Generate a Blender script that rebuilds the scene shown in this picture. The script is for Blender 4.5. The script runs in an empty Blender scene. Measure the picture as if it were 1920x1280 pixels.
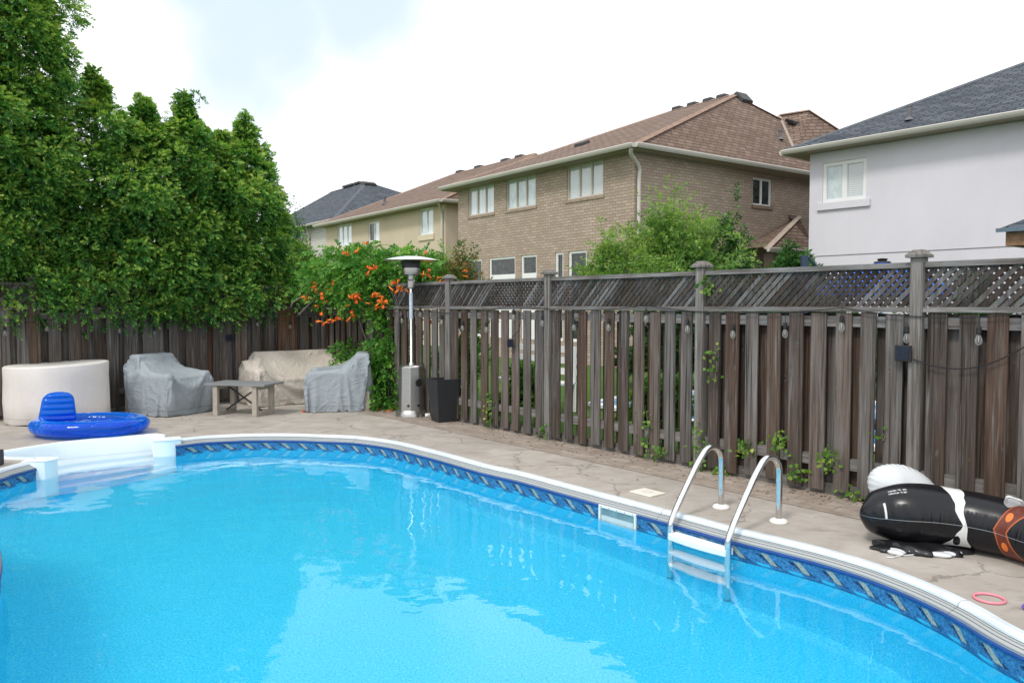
import bpy, math, random
import numpy as np
from mathutils import Vector, Matrix
from mathutils.geometry import tessellate_polygon

# ------------------------------------------------------------------ camera
sc = bpy.context.scene
F = 1480.0; H = 1.62; PITCH = math.atan(68/F)
cam_d = bpy.data.cameras.new('camera'); cam = bpy.data.objects.new('camera', cam_d)
sc.collection.objects.link(cam); sc.camera = cam
cam.location = (0, 0, H); cam.rotation_euler = (math.pi/2 - PITCH, 0, 0)
cam_d.sensor_width = 36; cam_d.lens = 36*F/1920; cam_d.clip_end = 2000; cam_d.clip_start = 0.05

# ------------------------------------------------------------------ world and sun
SUN_EL, SUN_ROT = math.radians(52), math.radians(215)
w = bpy.data.worlds.new('World'); sc.world = w; w.use_nodes = True
nt = w.node_tree; nt.nodes.clear()
def N_(t, ty, **kw):
    n = t.nodes.new(ty)
    for k, v in kw.items(): setattr(n, k, v)
    return n
sky = N_(nt, 'ShaderNodeTexSky', sky_type='NISHITA', sun_disc=False)
sky.sun_elevation = SUN_EL; sky.sun_rotation = SUN_ROT
tc = N_(nt, 'ShaderNodeTexCoord')
def wmask(direction, r0, r1):
    dp = N_(nt, 'ShaderNodeVectorMath', operation='DISTANCE'); nt.links.new(mixv.outputs[0], dp.inputs[0]); dp.inputs[1].default_value = direction
    mr = N_(nt, 'ShaderNodeMapRange', interpolation_type='SMOOTHERSTEP'); mr.inputs['From Min'].default_value = r0; mr.inputs['From Max'].default_value = r1
    mr.inputs['To Min'].default_value = 1; mr.inputs['To Max'].default_value = 0
    nt.links.new(dp.outputs['Value'], mr.inputs['Value']); return mr
wn = N_(nt, 'ShaderNodeTexNoise'); wn.inputs['Scale'].default_value = 5; wn.inputs['Detail'].default_value = 4
nt.links.new(tc.outputs['Generated'], wn.inputs['Vector'])
mixv = N_(nt, 'ShaderNodeVectorMath', operation='MULTIPLY_ADD')
nt.links.new(wn.outputs['Color'], mixv.inputs[0]); mixv.inputs[1].default_value = (.3, .3, .3)
sh = N_(nt, 'ShaderNodeVectorMath', operation='ADD'); nt.links.new(tc.outputs['Generated'], sh.inputs[0]); sh.inputs[1].default_value = (-.15, -.15, -.15)
nt.links.new(sh.outputs[0], mixv.inputs[2])
def wdir(px, py):
    x = (px-960)/F; y = -(py-640)/F; c, s = math.cos(PITCH), math.sin(PITCH)
    return Vector((x, c+y*s, y*c-s)).normalized()
m1 = wmask(wdir(450, 70), .03, .20)
m2 = wmask(wdir(640, -60), .03, .22)
mx = N_(nt, 'ShaderNodeMath', operation='MAXIMUM'); nt.links.new(m1.outputs[0], mx.inputs[0]); nt.links.new(m2.outputs[0], mx.inputs[1])
mm = N_(nt, 'ShaderNodeMath', operation='MULTIPLY'); nt.links.new(mx.outputs[0], mm.inputs[0]); mm.inputs[1].default_value = .78
# cloud veil: white cloud everywhere, thin where the mask is
thin = N_(nt, 'ShaderNodeMix', data_type='RGBA'); thin.inputs[6].default_value = (11.3, 11.6, 11.9, 1); thin.inputs[7].default_value = (5.0, 6.2, 7.6, 1)
nt.links.new(mm.outputs[0], thin.inputs[0])
veil = N_(nt, 'ShaderNodeMix', data_type='RGBA'); veil.inputs[0].default_value = .9
nt.links.new(sky.outputs[0], veil.inputs[6]); nt.links.new(thin.outputs[2], veil.inputs[7])
bg = N_(nt, 'ShaderNodeBackground'); bg.inputs[1].default_value = .10
nt.links.new(veil.outputs[2], bg.inputs[0])
wo = N_(nt, 'ShaderNodeOutputWorld'); nt.links.new(bg.outputs[0], wo.inputs[0])

sl = bpy.data.lights.new('sun', 'SUN'); sl.energy = 1.5; sl.angle = math.radians(11); sl.color = (1, .96, .9)
so = bpy.data.objects.new('sun', sl); sc.collection.objects.link(so)
# sky rotation is measured clockwise from +Y
sd = Vector((math.sin(SUN_ROT)*math.cos(SUN_EL), math.cos(SUN_ROT)*math.cos(SUN_EL), math.sin(SUN_EL)))
so.rotation_euler = sd.to_track_quat('Z', 'Y').to_euler()
sc.view_settings.view_transform = 'Standard'; sc.view_settings.look = 'None'
sc.view_settings.exposure = 0.42; sc.view_settings.gamma = 1
sc.cycles.max_bounces = 12; sc.cycles.transmission_bounces = 10; sc.cycles.transparent_max_bounces = 16
sc.cycles.caustics_refractive = True; sc.cycles.caustics_reflective = True
sc.cycles.sample_clamp_indirect = 4

# ------------------------------------------------------------------ geometry helpers
def ray(px, py):
    x = (px-960)/F; y = -(py-640)/F; c, s = math.cos(PITCH), math.sin(PITCH)
    return Vector((x, c+y*s, y*c-s))
def G(px, py, z=0.0):
    d = ray(px, py); t = (z-H)/d.z
    return Vector((d.x*t, d.y*t, z))
def at(px, py, Y):
    d = ray(px, py); t = Y/d.y
    return Vector((d.x*t, Y, H+d.z*t))
def onplane(px, py, P, n):
    d = ray(px, py); o = Vector((0, 0, H)); n = Vector((n[0], n[1], 0))
    t = (Vector((P[0], P[1], H))-o).dot(n)/d.dot(n)
    return o+d*t
COL = sc.collection
class MB:
    def __init__(s): s.v = []; s.f = []; s.uv = None; s.mi = []
    def add(s, vs, fs, uv=None):
        b = len(s.v); s.v += [tuple(v) for v in vs]; s.f += [tuple(i+b for i in f) for f in fs]
        if uv is not None:
            if s.uv is None: s.uv = []
            s.uv += uv
        return s
    def obox(s, o, a, b, c):        # corner + three edge vectors
        o, a, b, c = Vector(o), Vector(a), Vector(b), Vector(c)
        if a.cross(b).dot(c) < 0: a, b = b, a
        vs = [o, o+a, o+a+b, o+b, o+c, o+a+c, o+a+b+c, o+b+c]
        return s.add(vs, [(3,2,1,0),(4,5,6,7),(0,1,5,4),(1,2,6,5),(2,3,7,6),(3,0,4,7)])
    def box(s, x0, x1, y0, y1, z0, z1): return s.obox((x0,y0,z0),(x1-x0,0,0),(0,y1-y0,0),(0,0,z1-z0))
    def bar(s, p, q, w, t, up=(0,0,1)):   # centred bar from p to q
        p, q = Vector(p), Vector(q); d = (q-p); u = Vector(up)
        sd_ = d.cross(u)
        if sd_.length < 1e-6: sd_ = d.cross(Vector((1,0,0)))
        sd_.normalize(); u2 = sd_.cross(d).normalized()
        return s.obox(p-sd_*w/2-u2*t/2, d, sd_*w, u2*t)
    def tube(s, pts, r, n=10, closed=False, cap=True):
        pts = [Vector(p) for p in pts]; m = len(pts)
        rs = r if isinstance(r, (list, tuple)) else [r]*m
        vs = []; up = None
        for i, p in enumerate(pts):
            a = pts[(i-1) % m] if (closed or i > 0) else p
            b = pts[(i+1) % m] if (closed or i < m-1) else p
            t = (b-a).normalized()
            if up is None:
                up = Vector((0,0,1)) if abs(t.z) < .9 else Vector((1,0,0))
            x = up - t*up.dot(t)
            if x.length < 1e-5: x = t.orthogonal()
            x.normalize(); up = x; y = t.cross(x)
            for k in range(n):
                an = 2*math.pi*k/n
                vs.append(p + (x*math.cos(an)+y*math.sin(an))*rs[i])
        fs = []
        for i in range(m if closed else m-1):
            j = (i+1) % m
            for k in range(n):
                l = (k+1) % n
                fs.append((i*n+k, i*n+l, j*n+l, j*n+k))
        if not closed and cap:
            fs.append(tuple(range(n-1, -1, -1))); fs.append(tuple((m-1)*n+k for k in range(n)))
        return s.add(vs, fs)
    def lathe(s, prof, n=32, c=(0,0,0), cap0=False, cap1=False, sx=1, sy=1):
        vs = []
        for (r, z) in prof:
            for k in range(n):
                a = 2*math.pi*k/n; vs.append((c[0]+r*math.cos(a)*sx, c[1]+r*math.sin(a)*sy, c[2]+z))
        fs = []
        for i in range(len(prof)-1):
            for k in range(n):
                l = (k+1) % n; fs.append((i*n+k, i*n+l, (i+1)*n+l, (i+1)*n+k))
        if cap0: fs.append(tuple(range(n-1, -1, -1)))
        if cap1: fs.append(tuple((len(prof)-1)*n+k for k in range(n)))
        return s.add(vs, fs)
    def poly(s, pts, uv=None): return s.add(pts, [tuple(range(len(pts)))], uv)

def wpos(o):
    p = Vector(o.location)
    while o.parent: o = o.parent; p += Vector(o.location)
    return p
def obj(name, mb, mat, parent=None, smooth=False, base=None, auto=None):
    if parent is not None: org = wpos(parent)
    elif base is not None: org = Vector(base)
    else:
        a = np.array(mb.v); org = Vector((a[:,0].mean(), a[:,1].mean(), a[:,2].min()))
    me = bpy.data.meshes.new(name)
    me.from_pydata([(v[0]-org.x, v[1]-org.y, v[2]-org.z) for v in mb.v], [], mb.f)
    if mb.uv is not None:
        l = me.uv_layers.new(name='UVMap')
        l.data.foreach_set('uv', [c for t in mb.uv for c in t])
    if mat: me.materials.append(mat)
    if smooth: me.polygons.foreach_set('use_smooth', [True]*len(me.polygons))
    me.update()
    o = bpy.data.objects.new(name, me); COL.objects.link(o)
    if auto is not None:
        m = me; m.polygons.foreach_set('use_smooth', [True]*len(m.polygons))
        try: m.set_sharp_from_angle(angle=math.radians(auto))
        except Exception: pass
    if parent is not None: o.parent = parent
    else: o.location = org
    return o
def tag(o, label=None, cat=None, group=None, kind=None):
    if label: o['label'] = label
    if cat: o['category'] = cat
    if group: o['group'] = group
    if kind: o['kind'] = kind
    return o
def thing(name, loc, label, cat, group=None):
    o = bpy.data.objects.new(name, None); COL.objects.link(o); o.location = loc; o.empty_display_size = .1
    return tag(o, label, cat, group)
def bevel(o, wd=.01, seg=2):
    m = o.modifiers.new('bevel', 'BEVEL'); m.width = wd; m.segments = seg; m.limit_method = 'ANGLE'; return o
def subsurf(o, n=2):
    m = o.modifiers.new('subsurf', 'SUBSURF'); m.levels = n; m.render_levels = n; return o

# ------------------------------------------------------------------ material helpers
class M:
    def __init__(s, name, **kw):
        s.m = bpy.data.materials.new(name); s.m.use_nodes = True; s.t = s.m.node_tree
        s.b = s.t.nodes['Principled BSDF']; s.out = s.t.nodes['Material Output']
        for k, v in kw.items(): s.set(k, v)
    def set(s, k, v):
        names = {'col':'Base Color','rough':'Roughness','metal':'Metallic','spec':'Specular IOR Level','trans':'Transmission Weight','ior':'IOR','coat':'Coat Weight','sheen':'Sheen Weight','alpha':'Alpha'}
        inp = s.b.inputs[names.get(k, k)]
        if hasattr(v, 'is_linked') or isinstance(v, bpy.types.NodeSocket): s.t.links.new(v, inp)
        else: inp.default_value = (*v, 1) if isinstance(v, tuple) and len(v) == 3 and inp.type == 'RGBA' else v
    def n(s, ty, **kw): return N_(s.t, ty, **kw)
    def L(s, a, b): s.t.links.new(a, b)
    def val(s, inp, v):
        if isinstance(v, bpy.types.NodeSocket): s.L(v, inp)
        else: inp.default_value = v
    def pos(s): return s.n('ShaderNodeNewGeometry').outputs['Position']
    def objc(s): return s.n('ShaderNodeTexCoord').outputs['Object']
    def uv(s): return s.n('ShaderNodeTexCoord').outputs['UV']
    def mapv(s, v, scale=(1,1,1), rot=(0,0,0), loc=(0,0,0)):
        m = s.n('ShaderNodeMapping'); s.L(v, m.inputs[0]); m.inputs['Scale'].default_value = scale
        m.inputs['Rotation'].default_value = rot; m.inputs['Location'].default_value = loc; return m.outputs[0]
    def noise(s, v, scale, detail=4, rough=.55, dist=0, color=False):
        m = s.n('ShaderNodeTexNoise'); s.L(v, m.inputs['Vector']); m.inputs['Scale'].default_value = scale
        m.inputs['Detail'].default_value = detail; m.inputs['Roughness'].default_value = rough; m.inputs['Distortion'].default_value = dist
        return m.outputs['Color' if color else 'Fac']
    def vor(s, v, scale, feature='F1', out='Distance', rnd=1):
        m = s.n('ShaderNodeTexVoronoi', feature=feature); s.L(v, m.inputs['Vector']); m.inputs['Scale'].default_value = scale
        m.inputs['Randomness'].default_value = rnd
        return m.outputs[out]
    def ramp(s, f, stops, interp='LINEAR'):
        m = s.n('ShaderNodeValToRGB'); s.L(f, m.inputs[0]); r = m.color_ramp; r.interpolation = interp
        while len(r.elements) < len(stops): r.elements.new(.5)
        for e, (p, c) in zip(r.elements, stops):
            e.position = p; e.color = (*c, 1) if isinstance(c, tuple) else (c, c, c, 1)
        return m.outputs[0]
    def mix(s, f, a, b, mode='MIX'):
        m = s.n('ShaderNodeMix', data_type='RGBA', blend_type=mode)
        s.val(m.inputs[0], f)
        for i, v in ((6, a), (7, b)): s.val(m.inputs[i], (*v, 1) if isinstance(v, tuple) and len(v) == 3 else v)
        return m.outputs[2]
    def math(s, op, a, b=0.0, c=None):
        m = s.n('ShaderNodeMath', operation=op); s.val(m.inputs[0], a); s.val(m.inputs[1], b)
        if c is not None: s.val(m.inputs[2], c)
        return m.outputs[0]
    def bump(s, h, strength=.3, dist=.01, target=None):
        m = s.n('ShaderNodeBump'); s.L(h, m.inputs['Height']); m.inputs['Strength'].default_value = strength
        m.inputs['Distance'].default_value = dist; s.L(m.outputs[0], (target or s.b).inputs['Normal']); return m.outputs[0]
    def island(s): return s.n('ShaderNodeNewGeometry').outputs['Random Per Island']
    def sep(s, v):
        m = s.n('ShaderNodeSeparateXYZ'); s.L(v, m.inputs[0]); return m.outputs
    def attr(s, name): return s.n('ShaderNodeAttribute', attribute_name=name).outputs['Fac']

def simple(name, col, rough=.6, var=.12, scale=6, bump=0, **kw):
    m = M(name, rough=rough, **kw)
    f = m.noise(m.pos(), scale, 5)
    lo = tuple(c*(1-var) for c in col); hi = tuple(min(1, c*(1+var)) for c in col)
    m.set('col', m.ramp(f, [(.3, lo), (.7, hi)]))
    if bump: m.bump(m.noise(m.pos(), scale*8, 3), bump, .005)
    return m.m
MAT = {}
def wood(name, stops, rotang, grain=1.0, horiz=False, knots=True):
    m = M(name, rough=.85, spec=.25)
    p = m.mapv(m.pos(), rot=(0, 0, -rotang))    # x along the boards' row
    isl = m.island()
    off = m.n('ShaderNodeVectorMath', operation='MULTIPLY_ADD'); cmb = m.n('ShaderNodeCombineXYZ')
    for i in range(3): m.L(isl, cmb.inputs[i])
    m.L(cmb.outputs[0], off.inputs[0]); off.inputs[1].default_value = (37, 19, 53); m.L(p, off.inputs[2]); p = off.outputs[0]
    sc_ = (1.2, 30, 30) if horiz else (30, 30, 1.0)
    g = m.noise(m.mapv(p, scale=sc_), 1.5*grain, 6, .65, .3)
    g2 = m.noise(m.mapv(p, scale=(3, 3, 3) if horiz else (5, 5, .8)), 1.2, 4)
    base = m.ramp(isl, stops, 'LINEAR')
    c = m.mix(m.ramp(g, [(.3, .0), (.7, 1.0)]), m.mix(1, base, (.38, .36, .35), 'MULTIPLY'), m.mix(1, base, (1.75, 1.74, 1.75), 'MULTIPLY'))
    c = m.mix(m.ramp(g2, [(.45, 0.0), (.75, .55)]), c, (.085, .05, .033))
    c = m.mix(m.ramp(g2, [(.25, .5), (.45, .0)]), c, (.19, .185, .18))
    if knots:
        kw = m.n('ShaderNodeVectorMath', operation='MULTIPLY_ADD'); m.L(m.noise(p, 25, 2, .5, 0, True), kw.inputs[0]); kw.inputs[1].default_value = (.03,.03,.05); m.L(p, kw.inputs[2])
        d = m.vor(m.mapv(kw.outputs[0], scale=(8, 8, 4.2)), 1.0)
        gate = m.ramp(m.noise(p, 2.3, 1), [(.38, 0.0), (.45, 1.0)])
        c = m.mix(m.math('MULTIPLY', gate, m.ramp(d, [(.05, .5), (.14, .0)])), c, (.20, .19, .18))
        c = m.mix(m.math('MULTIPLY', gate, m.ramp(d, [(.045, .95), (.085, .0)])), c, (.02, .017, .015))
        ck = m.noise(m.mapv(p, scale=(55, 55, .7)), 1.0, 2, .5)
        c = m.mix(m.ramp(ck, [(.60, 0.0), (.66, .85)]), c, (.018,.015,.013))
        lt = m.noise(m.mapv(p, scale=(40, 40, 1.3)), 1.0, 3, .6)
        c = m.mix(m.ramp(lt, [(.58, 0.0), (.72, .55)]), c, (.25,.24,.235))
    # splash dirt and damp streaks near the ground
    z = m.sep(m.pos())[2]
    c = m.mix(m.math('MULTIPLY', m.ramp(z, [(.0, .55), (.45, 0.0)]), m.noise(m.pos(), 7, 4)), c, (.05, .05, .035))
    m.set('col', c); m.bump(g, .5, .006)
    return m.m

# ------------------------------------------------------------------ fence frame
FA = G(873.7, 786.8, .04); FB = G(1376.7, 883.8, .04)
D1 = Vector((FA.x-FB.x, FA.y-FB.y, 0)).normalized()      # along the right fence, away from us
D2 = Vector((D1.y, -D1.x, 0))                            # out of the garden, to the right
FO = Vector((FA.x, FA.y, 0))
def fpt(t, off, z): return FO + D1*t + D2*off + Vector((0,0,z))
def ft(px, off=0):
    p = onplane(px, 600, fpt(0, off, 0), D2); return (p-FO).dot(D1)
TC = ft(608)                                             # corner
CO = fpt(TC, 0, 0)
ANG_R = math.atan2(D1.y, D1.x); ANG_L = math.atan2(D2.y, D2.x)
def lpt(s, off, z): return CO - D2*s + D1*off + Vector((0,0,z))   # left fence: s towards us, off outwards
def ls(px): p = onplane(px, 600, CO, D1); return -(p-CO).dot(D2)
stops_f = [(0, (.030,.023,.019)), (.2, (.065,.052,.045)), (.4, (.072,.044,.031)), (.55, (.105,.098,.092)), (.7, (.08,.068,.060)), (.85, (.092,.052,.032)), (1, (.14,.135,.13))]
stops_l = [(0, (.045,.038,.034)), (.3, (.085,.076,.07)), (.6, (.11,.103,.099)), (.85, (.075,.062,.052)), (.93, (.12,.06,.03)), (1, (.15,.145,.14))]
MAT['wood_r'] = wood('weathered_fence_boards', stops_f, ANG_R)
MAT['wood_l'] = wood('dark_fence_boards', stops_l, ANG_L)
MAT['rail_r'] = wood('weathered_rail', [(0,(.13,.125,.12)),(1,(.19,.185,.18))], ANG_R, horiz=True, knots=False)
MAT['post'] = wood('weathered_post', [(0,(.13,.12,.11)),(1,(.17,.16,.15))], ANG_R, knots=False)
MAT['lat'] = wood('lattice_wood', [(0,(.028,.025,.024)),(.45,(.05,.046,.044)),(.8,(.08,.077,.075)),(1,(.14,.14,.145))], ANG_R, knots=False)

# ------------------------------------------------------------------ pool outline
px_edge = [(322,825),(350,821.8),(380,818.5),(425,816),(485,814),(550,814),(610,816),(675,819),(743,828),(800,841),(844,852),(917,872),(989,888),(1061,907),(1133,926),(1206,945),
           (1260,959),(1320,974.5),(1378,990),(1476,1013),(1560,1034),(1650,1061),(1740,1095),(1829,1136),(1919,1186)]
ctrl = [G(*q) for q in px_edge] + [Vector(q) for q in [(2.66,3.3,0),(2.62,2.6,0),(2.3,1.9,0),(1.6,1.35,0),(.6,1.15,0),(-.6,1.3,0),(-1.7,1.9,0),(-2.45,2.9,0),(-2.83,3.95,0),(-3.14,4.5,0),(-3.47,5.05,0),(-3.85,5.5,0),(-4.5,5.75,0),(-5.25,6.15,0),(-5.5,6.85,0)]] \
     + [G(-40,891), G(0,879.5), G(48,867), G(63,863)]
def catmull(pts, k):
    out = []
    for i in range(len(pts)-1):
        p0 = pts[max(i-1,0)]; p1 = pts[i]; p2 = pts[i+1]; p3 = pts[min(i+2,len(pts)-1)]
        for j in range(k):
            t = j/k
            out.append(.5*((2*p1)+(-p0+p2)*t+(2*p0-5*p1+4*p2-p3)*t*t+(-p0+3*p1-3*p2+p3)*t**3))
    out.append(pts[-1]); return out
def resample(pts, step):
    L = [0]
    for a, b in zip(pts, pts[1:]): L.append(L[-1]+(b-a).length)
    n = int(L[-1]/step)+1; out = []; j = 0
    for i in range(n+1):
        t = L[-1]*i/n
        while j < len(L)-2 and L[j+1] < t: j += 1
        out.append(pts[j].lerp(pts[j+1], (t-L[j])/max(1e-9, L[j+1]-L[j])))
    return out, L[-1]
EDGE, ELEN = resample(catmull(ctrl, 8), .055)
def offset(pts, d):     # inward = right of travel
    out = []
    for i, p in enumerate(pts):
        t = (pts[min(i+1,len(pts)-1)]-pts[max(i-1,0)]).normalized()
        out.append(p + Vector((t.y, -t.x, 0))*d)
    return out
arc = [0]
for a, b in zip(EDGE, EDGE[1:]): arc.append(arc[-1]+(b-a).length)
WZ = -.17; FZ = -1.08; CW = .125
INNER = offset(EDGE, CW)
# step bay: rim outline from the left pilaster round the back to the right one
bay_ctrl = [G(63,863), G(50,862.5), G(35,862), G(12,861), G(-4,857), G(-4,850), G(20,845.5), G(94,834), G(141,828.5), G(200,823), G(255,818.5), G(290,815.5), G(310,817.5), G(308,821.5), G(322,825)]
BAY = [p for p in catmull(bay_ctrl, 5)]
OUT_LOOP = EDGE + BAY[1:-1]

def sweep(path, prof, arcs=None, flip=False):
    mb = MB(); n = len(prof); rows = [offset(path, d) for d, z in prof]
    vs = []
    for i in range(len(path)):
        for k in range(n):
            p = rows[k][i]; vs.append((p.x, p.y, prof[k][1]))
    fs = []; uv = []
    for i in range(len(path)-1):
        for k in range(n-1):
            q = (i*n+k, i*n+k+1, (i+1)*n+k+1, (i+1)*n+k)
            fs.append(q[::-1] if flip else q)
            if arcs:
                c = [(arcs[i], prof[k][1]), (arcs[i], prof[k+1][1]), (arcs[i+1], prof[k+1][1]), (arcs[i+1], prof[k][1])]
                uv += c[::-1] if flip else c
    mb.add(vs, fs, uv if arcs else None); return mb

def tess(outer, holes, z=0):
    loops = [[Vector((p[0], p[1], 0)) for p in outer]] + [[Vector((p[0], p[1], 0)) for p in h] for h in holes]
    flat = [p for l in loops for p in l]; tr = tessellate_polygon(loops); mb = MB()
    fs = []
    for a, b, c in tr:
        ar = (flat[b]-flat[a]).cross(flat[c]-flat[a]).z
        if abs(ar) < 1e-12: continue
        fs.append((a, b, c) if ar > 0 else (a, c, b))
    mb.add([(p.x, p.y, z) for p in flat], fs); return mb

# ------------------------------------------------------------------ ground, deck
def deck_mat():
    m = M('stamped_concrete', rough=.8, spec=.3); p = m.pos()
    big = m.noise(p, .9, 5, .6); mid = m.noise(p, 4, 6, .65, .5); fine = m.noise(p, 60, 3)
    c = m.ramp(big, [(.25, (.31,.28,.25)), (.5, (.395,.358,.318)), (.75, (.465,.425,.375))])
    c = m.mix(m.ramp(mid, [(.35, .65), (.6, 0.0)]), c, (.30,.262,.225))
    c = m.mix(m.ramp(m.noise(m.mapv(p, scale=(1,3,1), rot=(0,0,.6)), 1.8, 6, .7, .8), [(.56, 0.0), (.7, .7)]), c, (.22,.18,.145))
    wv = m.n('ShaderNodeVectorMath', operation='MULTIPLY_ADD'); m.L(m.noise(p, 3.5, 4, .6, 0, True), wv.inputs[0]); wv.inputs[1].default_value = (.35,.35,.35); m.L(p, wv.inputs[2])
    cr = m.vor(m.mapv(wv.outputs[0], scale=(1,.8,1)), 1.05, 'DISTANCE_TO_EDGE')
    brk = m.noise(p, 1.3, 2)
    crk = m.math('MULTIPLY', m.ramp(cr, [(.0, 1.0), (.013, 0.0)]), m.ramp(brk, [(.40, 0.0), (.48, 1.0)]))
    c = m.mix(m.math('MULTIPLY', crk, .55), c, (.09,.075,.06))
    c = m.mix(m.ramp(m.vor(p, 5), [(.03, .6), (.05, 0.0)]), c, (.12,.09,.07))
    m.set('col', c)
    h = m.math('SUBTRACT', m.math('ADD', mid, m.math('MULTIPLY', fine, .2)), m.math('MULTIPLY', crk, .5))
    m.bump(h, .45, .02); return m.m
MAT['deck'] = deck_mat()
def grass_mat(name, a, b):
    m = M(name, rough=.9, spec=.2); f = m.noise(m.pos(), 6, 6, .7)
    m.set('col', m.ramp(f, [(.3, a), (.7, b)])); m.bump(m.noise(m.pos(), 120, 3), .8, .03); return m.m
MAT['lawn'] = grass_mat('lawn', (.045,.10,.018), (.11,.20,.04))
deck_outer = [fpt(TC, .02, 0), lpt(12, .02, 0), Vector((-14,-6,0)), Vector((9,-6,0)), fpt(-14, .02, 0)]
o = obj('pool_deck', tess(deck_outer, [OUT_LOOP], 0), MAT['deck'], base=(0,0,0)); tag(o, kind='structure')
# neighbour's pool in the lawn
npool = [fpt(t_, o_, 0) for t_, o_ in [(.2,2.6),(-3.6,2.2),(-6.0,2.9),(-6.4,5.2),(-3.6,6.2),(-.4,5.8),(.5,4.2)]]
npc = catmull(npool+[npool[0]], 6)[:-1]
world_outer = [Vector((-300,-200,0)), Vector((300,-200,0)), Vector((300,500,0)), Vector((-300,500,0))]
o = obj('lawn_ground', tess(world_outer, [deck_outer, npc], -.02), MAT['lawn'], base=(0,0,0)); tag(o, kind='structure')
def brick_pave():
    m = M('stamped_brick_border', rough=.85, spec=.25); p = m.mapv(m.pos(), rot=(0,0,-ANG_R))
    wv = m.n('ShaderNodeVectorMath', operation='MULTIPLY_ADD'); m.L(m.noise(p, 6, 3, .6, 0, True), wv.inputs[0]); wv.inputs[1].default_value = (.06,.06,0); m.L(p, wv.inputs[2])
    b = m.n('ShaderNodeTexBrick'); m.L(wv.outputs[0], b.inputs['Vector'])
    b.inputs['Scale'].default_value = 1; b.inputs['Brick Width'].default_value = .27; b.inputs['Row Height'].default_value = .145
    b.inputs['Mortar Size'].default_value = .006; b.inputs['Mortar Smooth'].default_value = .4
    b.inputs['Color1'].default_value = (.32,.26,.215,1); b.inputs['Color2'].default_value = (.40,.345,.295,1); b.inputs['Mortar'].default_value = (.20,.165,.13,1)
    c = m.mix(m.ramp(m.noise(p, 5, 6, .7), [(.35, .7), (.65, 0.0)]), b.outputs['Color'], (.20,.155,.125))
    m.set('col', c); m.bump(m.math('SUBTRACT', m.noise(p, 20, 4), b.outputs['Fac']), .5, .012); return m.m
mb = MB(); mb.poly([fpt(TC-1.7, -.62, .004), fpt(-9.5, -.55, .004), fpt(-9.5, .02, .004), fpt(TC-1.7, .02, .004)])
mb.f = [tuple(mb.f[0])]
o = obj('paver_path', mb, brick_pave(), base=(0,0,0)); tag(o, kind='structure')
mb = MB(); mb.poly([lpt(12,-.14,.004), lpt(.3,-.10,.004), lpt(.3,.6,.004), lpt(12,.6,.004)])
mb.f = [tuple(mb.f[0])]
soil = M('dark_soil', rough=.95); soil.set('col', soil.ramp(soil.noise(soil.pos(), 14, 6, .7), [(.35,(.05,.04,.03)),(.65,(.14,.115,.09))])); soil.bump(soil.noise(soil.pos(), 30, 4), .8, .03)
o = obj('soil_bed', mb, soil.m, base=(0,0,0)); tag(o, kind='structure')
# ------------------------------------------------------------------ pool
def liner(name, pattern):
    m = M(name, rough=.5, spec=.3); p = m.pos()
    sp = m.noise(p, 75, 3, .7); sp2 = m.noise(p, 26, 4, .7)
    c = m.ramp(sp, [(.38, (.012,.54,.92)), (.5, (.034,.70,.98)), (.60, (.11,.80,.99))])
    c = m.mix(m.ramp(sp2, [(.4, .25), (.6, 0.0)]), c, (.03,.60,.88))
    if pattern:
        u, v, _ = m.sep(m.uv())
        k = m.math('ADD', m.math('DIVIDE', u, .245), m.math('MULTIPLY', v, 5.0)); fr = m.math('FRACT', k)
        def band(x, a, b, s=.03):
            return m.math('MULTIPLY', m.math('SMOOTH_MIN', 1, m.math('MAXIMUM', 0, m.math('DIVIDE', m.math('SUBTRACT', x, a), s)), .0), m.math('MINIMUM', 1, m.math('MAXIMUM', 0, m.math('DIVIDE', m.math('SUBTRACT', b, x), s))))
        inb = m.math('GREATER_THAN', v, -.215)
        pc = m.mix(m.ramp(m.noise(p, 55, 4, .7), [(.35, 0.0), (.65, 1.0)]), (.008,.06,.20), (.04,.22,.44))
        # dark rope swirl
        k3 = m.math('FRACT', m.math('ADD', m.math('DIVIDE', u, .245), m.math('MULTIPLY', v, 9.0)))
        pc = m.mix(m.math('MULTIPLY', band(k3, .42, .86, .08), band(v, -.168, -.088, .015)), pc, (.006,.022,.085))
        # net of thin lines
        net = m.vor(m.mapv(m.uv(), scale=(1,1,1)), 26, 'DISTANCE_TO_EDGE')
        pc = m.mix(m.math('MULTIPLY', m.ramp(net, [(.0, .5), (.06, 0.0)]), 1), pc, (.10,.30,.50))
        # pale stone tile
        cr = m.ramp(m.vor(m.uv(), 42, 'DISTANCE_TO_EDGE'), [(.0, 1.0), (.08, 0.0)])
        st = m.mix(cr, m.mix(m.noise(p, 60, 3), (.20,.26,.25), (.40,.45,.40)), (.10,.17,.2))
        pc = m.mix(m.math('MULTIPLY', band(fr, .07, .31), band(v, -.158, -.084, .008)), pc, st)
        k2 = m.math('FRACT', m.math('ADD', k, .42))
        pc = m.mix(m.math('MULTIPLY', band(k2, .0, .42), band(v, -.20, -.155, .008)), pc, (.03,.42,.66))
        pc = m.mix(m.math('GREATER_THAN', v, -.078), pc, (.008,.075,.30))
        c = m.mix(inb, c, pc)
    m.set('col', c); return m.m
MAT['liner'] = liner('blue_pool_liner', False); MAT['liner_wall'] = liner('blue_patterned_liner', True)
white_pl = simple('white_pool_plastic', (.78,.80,.82), .35, .04, 3)
MAT['white'] = white_pl
pool = thing('swimming_pool', (0,4,0), 'kidney shaped in-ground swimming pool with blue liner, filling the foreground', 'swimming pool')
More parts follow.
